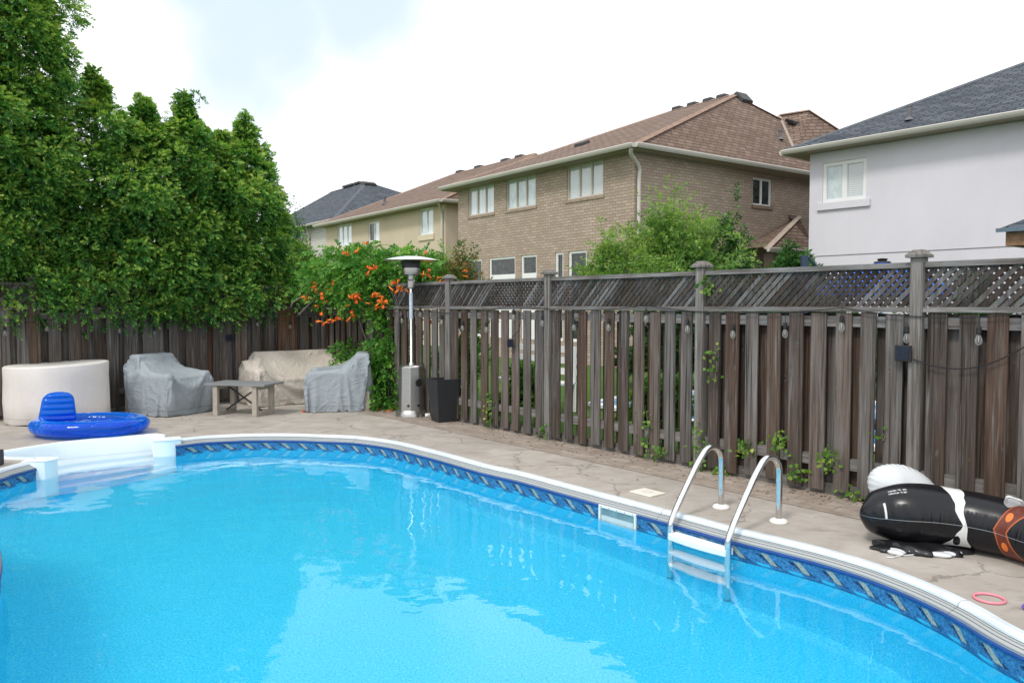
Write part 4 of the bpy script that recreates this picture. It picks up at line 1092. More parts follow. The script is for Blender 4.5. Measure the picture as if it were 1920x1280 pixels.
def disc(mb, ctr, n, r, t=.004, k=24):
    n = Vector(n).normalized(); u = n.orthogonal().normalized(); v = n.cross(u)
    vs = [ctr+(u*math.cos(a)+v*math.sin(a))*r for a in [2*math.pi*i/k for i in range(k)]]
    mb.add(vs+[x+n*t for x in vs], [tuple(range(k-1,-1,-1)), tuple(range(k,2*k))]+[(i,(i+1)%k,k+(i+1)%k,k+i) for i in range(k)])
vd = (Vector((0,0,0))-hp).normalized(); rt = Vector((-vd.y, vd.x, 0))
nn = (vd+rt*.75).normalized(); disc(mb, hp+nn*.172+Vector((0,0,.50)), nn, .058, .014); obj('dial_opening', mb, bk_, tk)
for s_ in (-.25, .62):
    mb = MB(); nn = (vd+rt*s_).normalized(); disc(mb, hp+nn*.180+Vector((0,0,.17)), nn, .02, .014); obj('vent_hole', mb, bk_, tk)
mb = MB(); mb.lathe([(.05,.75),(.045,.78),(.026,.79),(.026,1.94)], 20, hp); mb2 = obj('pole', mb, MAT['steel'], ht, smooth=True)
mb = MB(); mb.lathe([(.0275,1.42),(.0275,1.80)], 20, hp); obj('warning_label', mb, simple('pale_blue_label', (.50,.56,.66), .5, .25, 60), mb2)
mb = MB(); mb.lathe([(.05,1.86),(.062,1.88),(.062,1.97),(.05,1.99),(.052,2.06),(.12,2.08)], 28, hp); obj('burner_stem', mb, brs.m, ht, auto=30)
mb = MB(); mb.lathe([(.128,2.06),(.132,2.08),(.132,2.13),(.136,2.135),(.134,2.155)], 32, hp); obj('burner_collar', mb, brs.m, ht, auto=30)
mb = MB(); mb.lathe([(.128,2.155),(.142,2.265)], 32, hp, cap1=True); obj('emitter_screen', mb, dks.m, ht, smooth=True)
mb = MB(); mb.lathe([(.402,2.262),(.405,2.268),(.33,2.29),(.22,2.312),(.12,2.326),(.0,2.33),(.0,2.325),(.12,2.318),(.22,2.303),(.33,2.281),(.400,2.260)], 48, hp); 
alm = M('bright_aluminium', metal=1.0, rough=.28); alm.set('col', (.88,.88,.88)); obj('reflector', mb, alm.m, ht, smooth=True)
# black planter
bp_ = G(825, 795); pc = Vector((bp_.x+.03, bp_.y+.28, 0))
an = math.radians(28)
def sq(r, z): return [(pc.x+r*math.sqrt(2)*math.cos(an+math.pi/4+k*math.pi/2), pc.y+r*math.sqrt(2)*math.sin(an+math.pi/4+k*math.pi/2), z) for k in range(4)]
mb = MB(); vs = sq(.135,0)+sq(.182,.58)+sq(.186,.60)+sq(.168,.60)+sq(.160,.40); fs = [(3,2,1,0)]
for l in range(4):
    for k in range(4): fs.append((4*l+k, 4*l+(k+1)%4, 4*l+4+(k+1)%4, 4*l+4+k))
fs.append((16,17,18,19)); mb.add(vs, fs)
o = bevel(obj('planter', mb, simple('matt_black_plastic', (.016,.018,.022), .5, .15, 5), base=pc), .006, 2); tag(o, 'tall square black tapered planter, empty, beside the patio heater', 'planter')
# two small white cups on the ground
cp = G(801, 783); cw = simple('white_cup', (.7,.7,.68), .4, .05)
t_ = thing('paper_cup', cp, 'small white cup lying on its side between the heater and the black planter', 'cup')
mb = MB(); mb.tube([cp+Vector((-.03,0,.035)), cp+Vector((.03,.01,.035))], [.026,.034], 16); obj('cup_body', mb, cw, t_, smooth=True)
mb = MB(); mb.tube([cp+Vector((.031,.01,.035)), cp+Vector((.037,.011,.035))], [.037,.037], 16); obj('lid', mb, cw, t_)

# ------------------------------------------------------------------ blue inflatable lounge
def vinyl(name, c, dens):
    m = M(name, rough=.08, spec=.7, coat=.6); m.set('col', m.mix(m.noise(m.objc(), 3, 3), c, tuple(min(1,x*1.3) for x in c)))
    tr = m.n('ShaderNodeBsdfTransparent'); tr.inputs[0].default_value = (min(1,c[0]*2+.05), min(1,c[1]*2.6+.08), min(1,c[2]*1.4+.15), 1)
    mx_ = m.n('ShaderNodeMixShader'); lw = m.n('ShaderNodeLayerWeight'); lw.inputs[0].default_value = .35
    m.val(mx_.inputs[0], m.math('MAXIMUM', m.math('MULTIPLY', lw.outputs['Facing'], 1.3), dens)); m.L(tr.outputs[0], mx_.inputs[1]); m.L(m.b.outputs[0], mx_.inputs[2]); m.L(mx_.outputs[0], m.out.inputs['Surface'])
    w_ = m.noise(m.mapv(m.objc(), scale=(1,1,.4)), 14, 3, .5, .6); m.bump(w_, .35, .012); return m.m
blue = vinyl('translucent_blue_vinyl', (.004,.14,.62), .28)
fc = G(164, 826); fc = Vector((fc.x, fc.y+.50, 0)); fc.x = (164-960)/F*fc.y
fl_ = thing('pool_lounger', fc, 'translucent blue inflatable lounge ring with upright backrest on the pool steps rim', 'pool float')
FX, FY, FR = .60, .44, .105
mb = MB(); vs = []; nu, nv = 128, 18
for i in range(nu):
    a = 2*math.pi*i/nu; seg = abs(math.sin(a*3+.4)); pin = 1-.10*math.exp(-(seg/.10)**2)
    ca, sa = math.cos(a), math.sin(a); nrm = Vector((ca/FX, sa/FY, 0)).normalized()
    r = FR*pin*(1+.02*math.sin(a*40))
    for k in range(nv):
        b = 2*math.pi*k/nv; ed = 1+.03*math.exp(-(math.sin(b/1.0)/.12)**2)*math.sin(a*90)
        vs.append(fc+Vector((FX*ca, FY*sa, FR*.92+.026))+nrm*(r*math.cos(b)*1.08)+Vector((0,0,r*.92*math.sin(b)*ed)))
fs = [(i*nv+k, ((i+1)%nu)*nv+k, ((i+1)%nu)*nv+(k+1)%nv, i*nv+(k+1)%nv) for i in range(nu) for k in range(nv)]
mb.add(vs, fs); obj('ring_tube', mb, blue, fl_, smooth=True)
mb = MB(); vs = []; nr = 16    # quilted seat membrane
for j in range(nr+1):
    t = j/nr
    for i in range(nu):
        a = 2*math.pi*i/nu; x, y = FX*.93*math.cos(a)*t, FY*.93*math.sin(a)*t
        z = .13+.035*abs(math.sin(x*13))*(1-t**4)+.015*math.sin(y*17+x*5)-.03*(1-t)
        vs.append(fc+Vector((x,y,z)))
fs = [(j*nu+i, j*nu+(i+1)%nu, (j+1)*nu+(i+1)%nu, (j+1)*nu+i) for j in range(nr) for i in range(nu)]
mb.add(vs, fs); obj('seat', mb, blue, fl_, smooth=True)
def puffy(mb, c, ax_, ay_, az_, w_, h_, th, n=(24,34), bands=5, taper=.75, exp=3.2):
    """upright pillow: width w_, height h_, thickness th, horizontal air bands"""
    vs = []; m_ = 28; hN = n[1]
    for j in range(hN+1):
        t = j/hN; e = max(0, 1-abs(2*t-1)**6)**.5
        wt = w_*(1-(1-taper)*t)*(.25+.75*max(0,1-max(0,(t-.7)/.3)**2.4)**.5)
        bt = th*(.72+.28*abs(math.sin(math.pi*bands*t)))*min(1, (1-t)*7+.2)**.7*min(1, t*8+.4)
        for k in range(m_):
            a = 2*math.pi*k/m_; ca, sa = math.cos(a), math.sin(a)
            x = math.copysign(abs(ca)**.62, ca)*wt/2; y = math.copysign(abs(sa)**.75, sa)*bt/2
            vs.append(c+ax_*x+ay_*y+az_*(h_*t))
    fs = [(j*m_+k, j*m_+(k+1)%m_, (j+1)*m_+(k+1)%m_, (j+1)*m_+k) for j in range(hN) for k in range(m_)]
    fs += [tuple(range(m_-1,-1,-1)), tuple(hN*m_+k for k in range(m_))]; mb.add(vs, fs)
mb = MB(); bx_ = Vector((.93,.36,0)).normalized(); 
puffy(mb, fc+Vector((-.42,.02,.16)), bx_, Vector((.36,-.93,-.05)).normalized(), Vector((.05,.02,1)).normalized(), .44, .37, .15); obj('backrest', mb, blue, fl_, smooth=True)

# ------------------------------------------------------------------ black and white inflatable animal
om = M('glossy_vinyl_print', rough=.27, spec=.38); u, v, _ = om.sep(om.uv())
def bandm(m, x, a, b, s=.004): 
    return m.math('MULTIPLY', m.math('MINIMUM', 1, m.math('MAXIMUM', 0, m.math('DIVIDE', m.math('SUBTRACT', x, a), s))), m.math('MINIMUM', 1, m.math('MAXIMUM', 0, m.math('DIVIDE', m.math('SUBTRACT', b, x), s))))
# v = 0..1 around, .25 = facing the camera seam, .5 = top
wob = om.math('MULTIPLY', om.math('SUBTRACT', om.noise(om.uv(), 5, 2), .5), .10)
uu = om.math('ADD', u, wob)
ctr = om.math('SUBTRACT', .405, om.math('MULTIPLY', om.math('ABSOLUTE', om.math('SUBTRACT', v, .25)), .27))
dist = om.math('ABSOLUTE', om.math('SUBTRACT', uu, ctr))
wid = om.math('ADD', om.math('ADD', .014, om.math('MULTIPLY', om.math('MAXIMUM', 0.0, om.math('SUBTRACT', .25, v)), .30)), om.math('MULTIPLY', om.math('MAXIMUM', 0.0, om.math('SUBTRACT', v, .25)), .07))
wmk = om.math('MULTIPLY', om.math('LESS_THAN', dist, wid), bandm(om, v, .10, .52))
el = om.math('ADD', om.math('POWER', om.math('DIVIDE', om.math('SUBTRACT', u, .368), .017), 2.0), om.math('POWER', om.math('DIVIDE', om.math('SUBTRACT', v, .15), .038), 2.0))
wmk = om.math('MULTIPLY', wmk, om.math('GREATER_THAN', el, 1.0))
col = om.mix(wmk, (.006,.006,.008), (.66,.66,.64))
e2 = om.math('MULTIPLY', bandm(om, u, .062, .075), bandm(om, v, .25, .36)); col = om.mix(e2, col, (.7,.7,.68))
tx = om.math('MULTIPLY', bandm(om, u, .10, .165, .001), om.math('MAXIMUM', bandm(om, v, .405, .417, .001), bandm(om, v, .427, .439, .001)))
col = om.mix(om.math('MULTIPLY', tx, om.ramp(om.noise(om.mapv(om.uv(), scale=(1,.3,1)), 130, 2), [(.45, 0.0), (.5, .8)])), col, (.5,.5,.5))
# collar
cu_ = om.math('SUBTRACT', u, om.math('ADD', .565, om.math('MULTIPLY', om.math('ABSOLUTE', om.math('SUBTRACT', v, .27)), .35)))
col = om.mix(bandm(om, cu_, -.045, .052, .002), col, (.42,.10,.03)); col = om.mix(bandm(om, cu_, -.038, .045, .002), col, (.13,.030,.018))
for vv, uo in ((.36,-.042),(.18,-.042),(.50,.01)):
    e = om.math('ADD', om.math('POWER', om.math('DIVIDE', om.math('SUBTRACT', u, .642+uo), .019), 2.0), om.math('POWER', om.math('DIVIDE', om.math('SUBTRACT', v, vv), .030), 2.0))
    col = om.mix(om.math('LESS_THAN', e, 1.0), col, (.75,.18,.035))
col = om.mix(bandm(om, v, .2485, .2515, .001), col, (.35,.35,.35))
om.set('col', col)
crz = om.math('MULTIPLY', om.ramp(om.noise(om.mapv(om.uv(), scale=(1,.02,1)), 55, 1), [(.35, 0.0), (.65, 1.0)]), bandm(om, v, .17, .34, .06)); om.bump(crz, .5, .012)
def wp(px, Y): return Vector(((px-960)/F*Y, Y, 0))
path = [(1622,5.36,.02,.20),(1627,5.35,.08,.20),(1640,5.34,.130,.20),(1665,5.33,.170,.205),(1700,5.30,.200,.21),(1745,5.27,.205,.21),(1790,5.22,.195,.205),(1830,5.16,.190,.20),(1870,5.08,.185,.195),(1915,4.98,.180,.185),(1960,4.84,.175,.178),(2010,4.68,.165,.17),(2060,4.5,.14,.15),(2090,4.4,.08,.12),(2098,4.36,.01,.12)]
cp_ = catmull([wp(a,b)+Vector((0,0,d)) for a,b,c,d in path], 5); rr = catmull([Vector((c,0,0)) for a,b,c,d in path], 5)
TL = [0]
for a,b in zip(cp_, cp_[1:]): TL.append(TL[-1]+(b-a).length)
org = thing('inflatable_ride_on', wp(1760,5.2), 'black and white inflatable ride-on animal with brown collar lying on its side by the fence', 'inflatable toy')
mb = MB(); mb.uv = []; nv = 48; vs = []
for i,p in enumerate(cp_):
    a = cp_[max(0,i-1)]; b = cp_[min(len(cp_)-1,i+1)]; t = (b-a).normalized(); up = Vector((0,0,1)); s_ = Vector((t.y,-t.x,0)).normalized(); up = s_.cross(t)*(-1); up = up if up.z > 0 else -up
    r = max(.002, rr[i].x)
    for k in range(nv+1):
        an_ = 2*math.pi*k/nv   # k=0 bottom, going towards the camera side, .25 camera, .5 top
        d = -up*math.cos(an_)+s_*math.sin(an_)*(1 if s_.y < 0 else -1)
        vs.append(p+d*r)
for i in range(len(cp_)-1):
    for k in range(nv):
        q_ = [(i,k),(i,k+1),(i+1,k+1),(i+1,k)]
        b0 = len(mb.v); mb.v += [tuple(vs[a*(nv+1)+b]) for a,b in q_]; mb.f.append((b0,b0+1,b0+2,b0+3)); mb.uv += [(TL[a]/1.62, b/nv) for a,b in q_]
ob = obj('body', mb, om.m, org, smooth=True)
bm = bmesh.new(); bm.from_mesh(ob.data); bmesh.ops.remove_doubles(bm, verts=bm.verts, dist=.0005); bmesh.ops.recalc_face_normals(bm, faces=bm.faces); bm.to_mesh(ob.data); bm.free()
wv_ = M('white_vinyl', rough=.22, spec=.5, coat=.3); wv_.set('col', wv_.mix(wv_.noise(wv_.objc(), 4), (.56,.58,.60), (.68,.70,.71)))
bk2 = M('black_vinyl', rough=.25, spec=.5); bk2.set('col', (.012,.012,.014))
# white chamber behind: a curved fat lobe with a pinched valve area
def blob(mb, c, ax_, ay_, az_, n1=48, n2=28, f=None):
    vs = []
    for j in range(n2+1):
        ph = math.pi*j/n2
        for k in range(n1):
            a = 2*math.pi*k/n1; d = Vector((math.sin(ph)*math.cos(a), math.sin(ph)*math.sin(a), math.cos(ph)))
            s_ = f(d) if f else 1
            vs.append(c+(ax_*d.x+ay_*d.y+az_*d.z)*s_)
    fs = [(j*n1+k, j*n1+(k+1)%n1, (j+1)*n1+(k+1)%n1, (j+1)*n1+k) for j in range(n2) for k in range(n1)]
    mb.add(vs, fs)
wc = at(1690, 915, 5.75)
def lobef(d):
    a = math.atan2(d.z, d.x); s_ = 1+.10*math.cos(2*(a-.3))
    rim = math.exp(-(d.y/.35)**2); s_ *= 1+.022*rim*math.sin(a*34)
    dv = (d-Vector((.25,-.75,-.45)).normalized()).length; s_ *= 1-.22*math.exp(-(dv/.30)**2)
    return s_
mb = MB(); blob(mb, Vector((wc.x+.02, wc.y, .25)), Vector((.245,.03,-.075)), Vector((-.03,.15,0)), Vector((-.02,0,.215)), 96, 48, lobef); obj('white_chamber', mb, wv_.m, org, smooth=True)
mb = MB(); blob(mb, wp(1700,5.16)+Vector((.12,0,.012)), Vector((.30,-.05,0)), Vector((.03,.14,0)), Vector((0,0,.045)), 64, 20, lambda d: 1+.12*math.sin(d.x*9+d.y*5)+.07*math.sin(d.x*23)); obj('deflated_flap', mb, bk2.m, org, smooth=True)
for (px_, Y_, sx_) in ((1690,5.08,.05),(1778,5.04,.10),(1800,5.10,.06)):
    mb = MB(); blob(mb, wp(px_,Y_)+Vector((0,0,.016)), Vector((sx_,.02,0)), Vector((-.01,.06,0)), Vector((0,0,.017)), 32, 14, lambda d: 1+.15*math.sin(d.x*7+d.y*5)); obj('deflated_flap', mb, wv_.m, org, smooth=True)
mb = MB(); c0 = wp(1672,5.0); mb.tube(catmull([c0+Vector((x,y,.006)) for x,y in ((0,0),(.04,-.01),(.07,.015),(.12,.03),(.2,.05))], 5), .004, 6); obj('string', mb, wv_.m, org)
def handle(px0, py0, px1, py1, Y_, out):
    a, b = at(px0,py0,Y_), at(px1,py1,Y_); n__ = (Vector((0,0,H))-a).normalized(); d = b-a
    mb = MB(); o1 = n__*.035+out*.045
    mb.tube(catmull([a, a+o1*.7, a+o1+d*.12, a+o1+d*.5, b+o1-d*.12, b+o1*.7, b], 5), .0085, 8); obj('handle', mb, wv_.m, org, smooth=True)
    mb = MB(); blob(mb, (a+b)/2, d*.62, n__*.006+out*.002, out*.040, 32, 12); obj('handle_patch', mb, wv_.m, org, smooth=True)
handle(1886, 941, 1916, 951, 4.93, Vector((0,-.2,.9)))
handle(1886, 1010, 1904, 1030, 4.90, Vector((.1,-.6,-.5)))
# white writing patch on the black body (illegible safety print)
# rings
for nm, px_, py_, r, c, lab in (('dive_ring', 1855, 1121, .075, (.75,.24,.30), 'pink dive ring lying on the concrete by the pool edge'), ('dive_ring', 1950, 1142, .075, (.17,.07,.42), 'purple dive ring cut off by the right edge of the picture')):
    p = G(px_, py_, .008); mb = MB(); mb.tube([p+Vector((r*math.cos(a), r*math.sin(a), 0)) for a in [2*math.pi*k/40 for k in range(40)]], .0075, 8, closed=True)
    tag(obj(nm, mb, simple('ring_'+lab[:4], c, .35, .06, 9), smooth=True), lab, 'dive ring', 'dive rings on the deck')
# dark box at the left edge
p = G(-4, 878); mb = MB(); mb.box(p.x-.26, p.x-.06, p.y-.02, p.y+.2, 0.001, .16); tag(bevel(obj('speaker_box', mb, simple('charcoal_plastic', (.03,.03,.035), .6, .2, 20)), .012, 2), 'small dark box on the deck, cut off by the left edge of the picture', 'box')
# ------------------------------------------------------------------ string lights and solar panels
bulbg = M('bulb_glass', rough=.03, spec=.8); 
_tr = bulbg.n('ShaderNodeBsdfTransparent'); _tr.inputs[0].default_value = (.9,.9,.88,1); _mx = bulbg.n('ShaderNodeMixShader'); _lw = bulbg.n('ShaderNodeLayerWeight'); _lw.inputs[0].default_value = .4
bulbg.set('col', (.6,.6,.58)); bulbg.L(bulbg.math('ADD', bulbg.math('MULTIPLY', _lw.outputs['Facing'], .7), .08), _mx.inputs[0]); bulbg.L(_tr.outputs[0], _mx.inputs[1]); bulbg.L(bulbg.b.outputs[0], _mx.inputs[2]); bulbg.L(_mx.outputs[0], bulbg.out.inputs['Surface'])
blk = simple('black_rubber', (.012,.012,.013), .55, .1, 9)
def lights(label, hooks, bulbs, P0, n, base):
    root = thing('string_lights', base, label, 'string lights', 'string lights hung along the fences')
    def W(px, py): return onplane(px, py, P0, n)
    pts = []
    for (a, b) in zip(hooks, hooks[1:]):
        p, q = W(*a[:2]), W(*b[:2])
        for k in range(12): t = k/12; pts.append(p.lerp(q, t)-Vector((0,0,4*b[2]*t*(1-t))))
    pts.append(W(*hooks[-1][:2])); mb = MB(); mb.tube(pts, .0045, 5); obj('cable', mb, blk, root)
    for (px_, py_) in bulbs:
        p = W(px_, py_)       # centre of the glass
        j = min(range(len(pts)), key=lambda i: (pts[i].to_2d()-p.to_2d()).length); cz = pts[j].z
        mb = MB(); mb.tube([Vector((p.x,p.y,max(cz,p.z+.05))), Vector((p.x,p.y,p.z+.05))], .003, 5); mb.lathe([(.006,.095),(.017,.085),(.018,.045),(.015,.035)], 12, p, cap0=True, cap1=True)
        s_ = obj('socket', mb, blk, root)
        mb = MB(); mb.lathe([(.011,.036),(.014,.025),(.021,.008),(.025,-.010),(.022,-.028),(.012,-.040),(.001,-.044)], 14, p); obj('bulb', mb, bulbg.m, s_, smooth=True)
        mb = MB(); mb.lathe([(.003,.030),(.004,.0),(.003,-.02)], 6, p, cap1=True); obj('filament', mb, simple('filament', (.5,.48,.42), .5), s_)
    return root
lights('black string lights with clear bulbs along the right fence',
    [(700,586,0),(770,578,.05),(963,571,.09),(1210,573,.055),(1580,577,.06),(1925,588,.05),(2050,580,.05)],
    [(690,606),(754,601),(788,589),(828,603),(867,614),(912,617),(963,594),(1017,605),(1076,613),(1141,613),(1211,597),(1289,616),(1374,626),(1472,624),(1578,612),(1700,633),(1835,636)], fpt(0,-.085,0), D2, fpt(-2,-.085,0))
lights('black string lights with clear bulbs along the left fence behind the furniture',
    [(-60,600,0),(157,584,.10),(427,581,.10),(690,588,.05)],
    [(9,624),(88,616),(157,601),(224,619),(290,624),(357,616),(427,593),(483,607),(544,612)], lpt(0,-.08,0), D1, lpt(3,-.08,0))
sp_m = simple('solar_cell', (.008,.012,.03), .2, .3, 30)
def solar(px_, py_, P0, n, dirv, s_, label, sag=None):
    p = onplane(px_, py_, P0, n); root = thing('solar_panel', p-Vector((0,0,s_/2)), label, 'solar panel', 'solar panels on the fences')
    tl_ = Vector((0,0,1))*.96-n*.28*-1*1; nn = -n
    a = dirv*s_; b = Vector((0,0,1))*s_; mb = MB(); o_ = p-a/2-b/2; mb.obox(o_, a, b, nn*.022); bevel(obj('casing', mb, blk, root), .004, 1)
    mb = MB(); mb.obox(o_+a*.1+b*.1+nn*.0225, a*.8, b*.8, nn*.002); obj('solar_cell', mb, sp_m, root)
    mb = MB(); mb.obox(p-a*.1+nn*-.03-b*.1, a*.2, b*.2, nn*.03); obj('bracket', mb, blk, root)
solar(1695, 662, fpt(0,-.10,0), D2, D1, .125, 'square black solar panel beside the fence post nearest the inflatable toy')
solar(958, 643, fpt(0,-.10,0), D2, D1, .10, 'small black solar panel on the right fence above the planter')
solar(430, 633, lpt(0,-.10,0), D1, D2, .115, 'small black solar panel on the left fence above the wooden table')
pth = [onplane(x,y,fpt(0,-.09,0),D2) for x,y in ((1712,673),(1740,683),(1775,690),(1820,690),(1870,676),(1925,648),(1990,610))]
mb = MB(); mb.tube(catmull(pth, 6), .005, 5); tag(obj('extension_cable', mb, blk), 'slack black cable looping from the solar panel along the right fence', 'cable')
pth = [onplane(x,y,fpt(0,-.09,0),D2) for x,y in ((975,575),(976,600),(972,620),(962,630),(958,640))]
mb = MB(); mb.tube(catmull(pth, 5), .004, 5); tag(obj('panel_cable', mb, blk), 'short black cable hanging down to the small solar panel above the planter', 'cable')

# ------------------------------------------------------------------ foliage
RNG = np.random.default_rng(11)
def leafmat(name, stops, transl=.35, rough=.55):
    m = M(name, rough=rough, spec=.35); a = m.attr('tint')
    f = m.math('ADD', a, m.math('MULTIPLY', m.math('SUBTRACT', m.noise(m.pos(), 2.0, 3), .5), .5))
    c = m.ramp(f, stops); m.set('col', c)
    tl_ = m.n('ShaderNodeBsdfTranslucent'); m.L(m.mix(1, c, (1.2,1.3,.6), 'MULTIPLY'), tl_.inputs[0]); mx_ = m.n('ShaderNodeMixShader'); mx_.inputs[0].default_value = transl
    m.L(m.b.outputs[0], mx_.inputs[1]); m.L(tl_.outputs[0], mx_.inputs[2]); m.L(mx_.outputs[0], m.out.inputs['Surface']); return m.m
def nrmz(a): return a/np.maximum(1e-9, np.linalg.norm(a, axis=1, keepdims=True))
def leafmesh(name, P, D, Nn, L, W, tint, mat, parent):
    """one folded 4-point leaf per row"""
    n = len(P); D = nrmz(D); S = nrmz(np.cross(D, Nn)); U = np.cross(S, D)
    L = np.broadcast_to(L, n)[:,None]; W = np.broadcast_to(W, n)[:,None]
    v = np.stack([P, P+D*L*.42+S*W*.5+U*W*.12, P+D*L-U*L*.12, P+D*L*.42-S*W*.5+U*W*.12], 1).reshape(-1,3)
    org = np.array(wpos(parent)) if parent is not None else np.zeros(3)
    me = bpy.data.meshes.new(name); me.vertices.add(4*n); me.vertices.foreach_set('co', (v-org).ravel())
    me.loops.add(4*n); me.loops.foreach_set('vertex_index', np.arange(4*n, dtype=np.int32))
    me.polygons.add(n); me.polygons.foreach_set('loop_start', np.arange(0,4*n,4, dtype=np.int32)); me.polygons.foreach_set('loop_total', np.full(n,4,dtype=np.int32))
    at_ = me.attributes.new('tint', 'FLOAT', 'FACE'); at_.data.foreach_set('value', tint.astype(np.float32))
    me.update(calc_edges=True); me.materials.append(mat)
    o_ = bpy.data.objects.new(name, me); COL.objects.link(o_); o_.parent = parent; return o_
def sprays(O, D, k, rach, lf, wf_, tint, spread=.75, droop=.35, pair=True):
    """fan sprays: k leaflets each side along a drooping rachis; returns arrays for leafmesh"""
    n = len(O); D = nrmz(D); R_ = nrmz(RNG.normal(size=(n,3))); Nn = nrmz(np.cross(D, R_)); S = np.cross(D, Nn)
    P_, Dd, NN, T = [], [], [], []; dn = np.array([0,0,-1.0])
    for i in range(k):
        t = (i+.5)/k; p = O+D*rach[:,None]*t+dn*rach[:,None]*droop*t*t
        d0 = nrmz(D+dn*droop*t*1.6)
        for sg in ((-1,1) if pair else ((-1,) if i%2 else (1,))):
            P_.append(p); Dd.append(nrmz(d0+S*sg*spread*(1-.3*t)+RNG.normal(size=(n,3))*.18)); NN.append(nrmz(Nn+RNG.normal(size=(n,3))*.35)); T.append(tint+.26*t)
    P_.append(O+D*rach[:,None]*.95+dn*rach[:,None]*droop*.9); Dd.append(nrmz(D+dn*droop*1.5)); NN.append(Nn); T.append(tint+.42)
    P_, Dd, NN, T = map(np.concatenate, (P_, Dd, NN, T)); m = len(P_)
    return P_, Dd, NN, lf*RNG.uniform(.7,1.25,m), wf_*RNG.uniform(.8,1.2,m), T+RNG.normal(size=m)*.06
bark = simple('brown_bark', (.10,.07,.045), .95, .4, 18, .6)
bark2 = simple('grey_bark', (.16,.14,.11), .95, .3, 18, .5)
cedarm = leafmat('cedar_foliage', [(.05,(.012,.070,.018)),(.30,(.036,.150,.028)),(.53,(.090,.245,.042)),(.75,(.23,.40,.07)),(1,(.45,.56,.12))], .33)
def trunk(root, base, pts, r0, mat, name='trunk'):
    mb = MB(); n = len(pts); mb.tube(pts, [max(.008, r0*(1-i/(n-1))**.8) for i in range(n)], 8); return obj(name, mb, mat, root, smooth=True)
CAMP = np.array([0,0,H])
def cedar(x, y, h_, R_, n, label, zb=1.3, lean=(0,0), lobes=(), seed=1, front=.72):
    """crown of a few hundred drooping bunches, each bunch a tuft of fan sprays"""
    global RNG
    RNG = np.random.default_rng(seed)
    root = thing('cedar_tree', (x,y,0), label, 'cedar tree', 'row of cedars behind the left fence')
    cxy = np.array([x,y]); tocam = nrmz((CAMP[:2]-cxy)[None])[0]
    m = n*2; t = RNG.uniform(0,1,m)**1.1; ang = RNG.uniform(0,2*np.pi,m); ph = RNG.uniform(0,6.28,6)
    prof = R_*(np.clip(1-(t/.86)**5.0, 0, 1)**.75*.90+.11*np.clip((1.02-t)*4,0,1))
    lump = 1+.20*np.sin(ang*2+t*6+ph[0])+.19*np.sin(ang*4-t*13+ph[1])+.16*np.sin(t*23+ang*3+ph[2])
    lay = RNG.choice([1.02,.82,.5], size=m, p=[.54,.27,.19])
    r = prof*lump*lay; dirs = np.stack([np.cos(ang), np.sin(ang)],1)
    keep = np.nonzero(((dirs@tocam) > -.3) | (RNG.uniform(0,1,m) > front))[0][:n]
    keep = keep[(t[keep] < .85) | (RNG.uniform(0,1,len(keep)) > .55)]
    t, r, dirs, lay = t[keep], r[keep], dirs[keep], lay[keep]; m = len(t)
    z = zb+(h_-zb)*t
    B = np.stack([x+lean[0]*t+dirs[:,0]*r, y+lean[1]*t+dirs[:,1]*r, z],1)
    br = RNG.uniform(.10,.20,m)*np.where(lay < .7, 1.4, 1.0)*np.clip(1.10-t*.35-np.clip((t-.82)*3.2,0,.6),.22,1.2)
    # spiky leaders on the top
    k = 7; L = np.stack([x+lean[0]+RNG.normal(size=k)*.10, y+lean[1]+RNG.normal(size=k)*.08, h_-RNG.uniform(.0,.55,k)],1)
    B = np.concatenate([B, L]); br = np.concatenate([br, RNG.uniform(.04,.08,k)]); dirs = np.concatenate([dirs, RNG.normal(size=(k,2))*.3])
    for (lx_, ly_, lz_, lr, ln) in lobes:
        k = max(3, int(ln/20)); q = nrmz(RNG.normal(size=(k,3)))*lr*RNG.uniform(.2,.9,k)[:,None]
        B = np.concatenate([B, q*np.array([1,1,.75])+np.array([lx_,ly_,lz_])]); br = np.concatenate([br, RNG.uniform(.10,.16,k)]); dirs = np.concatenate([dirs, q[:,:2]])
    bt = RNG.normal(size=len(B))*.09
    per = 20; nb_ = len(B); idx = np.repeat(np.arange(nb_), per); nn = len(idx)
    q = nrmz(RNG.normal(size=(nn,3))); rad = RNG.uniform(.35,1.0,nn)**.5
    out = np.stack([dirs[idx,0], dirs[idx,1], np.full(nn,.15)],1)
    q = nrmz(q+out*.35)
    O = B[idx]+q*(br[idx]*rad)[:,None]*np.array([1.05,1.05,1.25])
    D = q*.8+out*.6+np.array([0,0,.10])+RNG.normal(size=(nn,3))*.25
    rach = RNG.uniform(.06,.14,nn)
    tint = .33+bt[idx]+.30*q[:,2]*rad+.05*rad+RNG.normal(size=nn)*.07  # painted light: sprays on top of each bunch get a paler leaf colour
    P_, Dd, NN, L_, W_, T_ = sprays(O, D, 4, rach, .048, .019, tint, .8, .35)
    big = np.tile(np.concatenate([lay, np.ones(nb_-len(lay))])[idx] < .7, len(P_)//nn); L_ = np.where(big, L_*1.9, L_); W_ = np.where(big, W_*2.3, W_)
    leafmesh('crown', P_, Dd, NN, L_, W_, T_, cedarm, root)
    trunk(root, None, [(x+lean[0]*i/8, y+lean[1]*i/8, h_*i/8*.93) for i in range(9)], .11, bark)
    rr_ = random.Random(seed)
    mb = MB()
    for k in range(30):
        a_ = rr_.uniform(0,6.28); zz = rr_.uniform(zb, h_*.88); tt = (zz-zb)/(h_-zb); L_ = R_*(1-tt**2)*.95
        p0 = Vector((x+lean[0]*tt,y+lean[1]*tt,zz)); mb.tube([p0, p0+Vector((math.cos(a_)*L_*.5, math.sin(a_)*L_*.5, .12)), p0+Vector((math.cos(a_)*L_, math.sin(a_)*L_, .35))], [.018,.011,.004], 5)
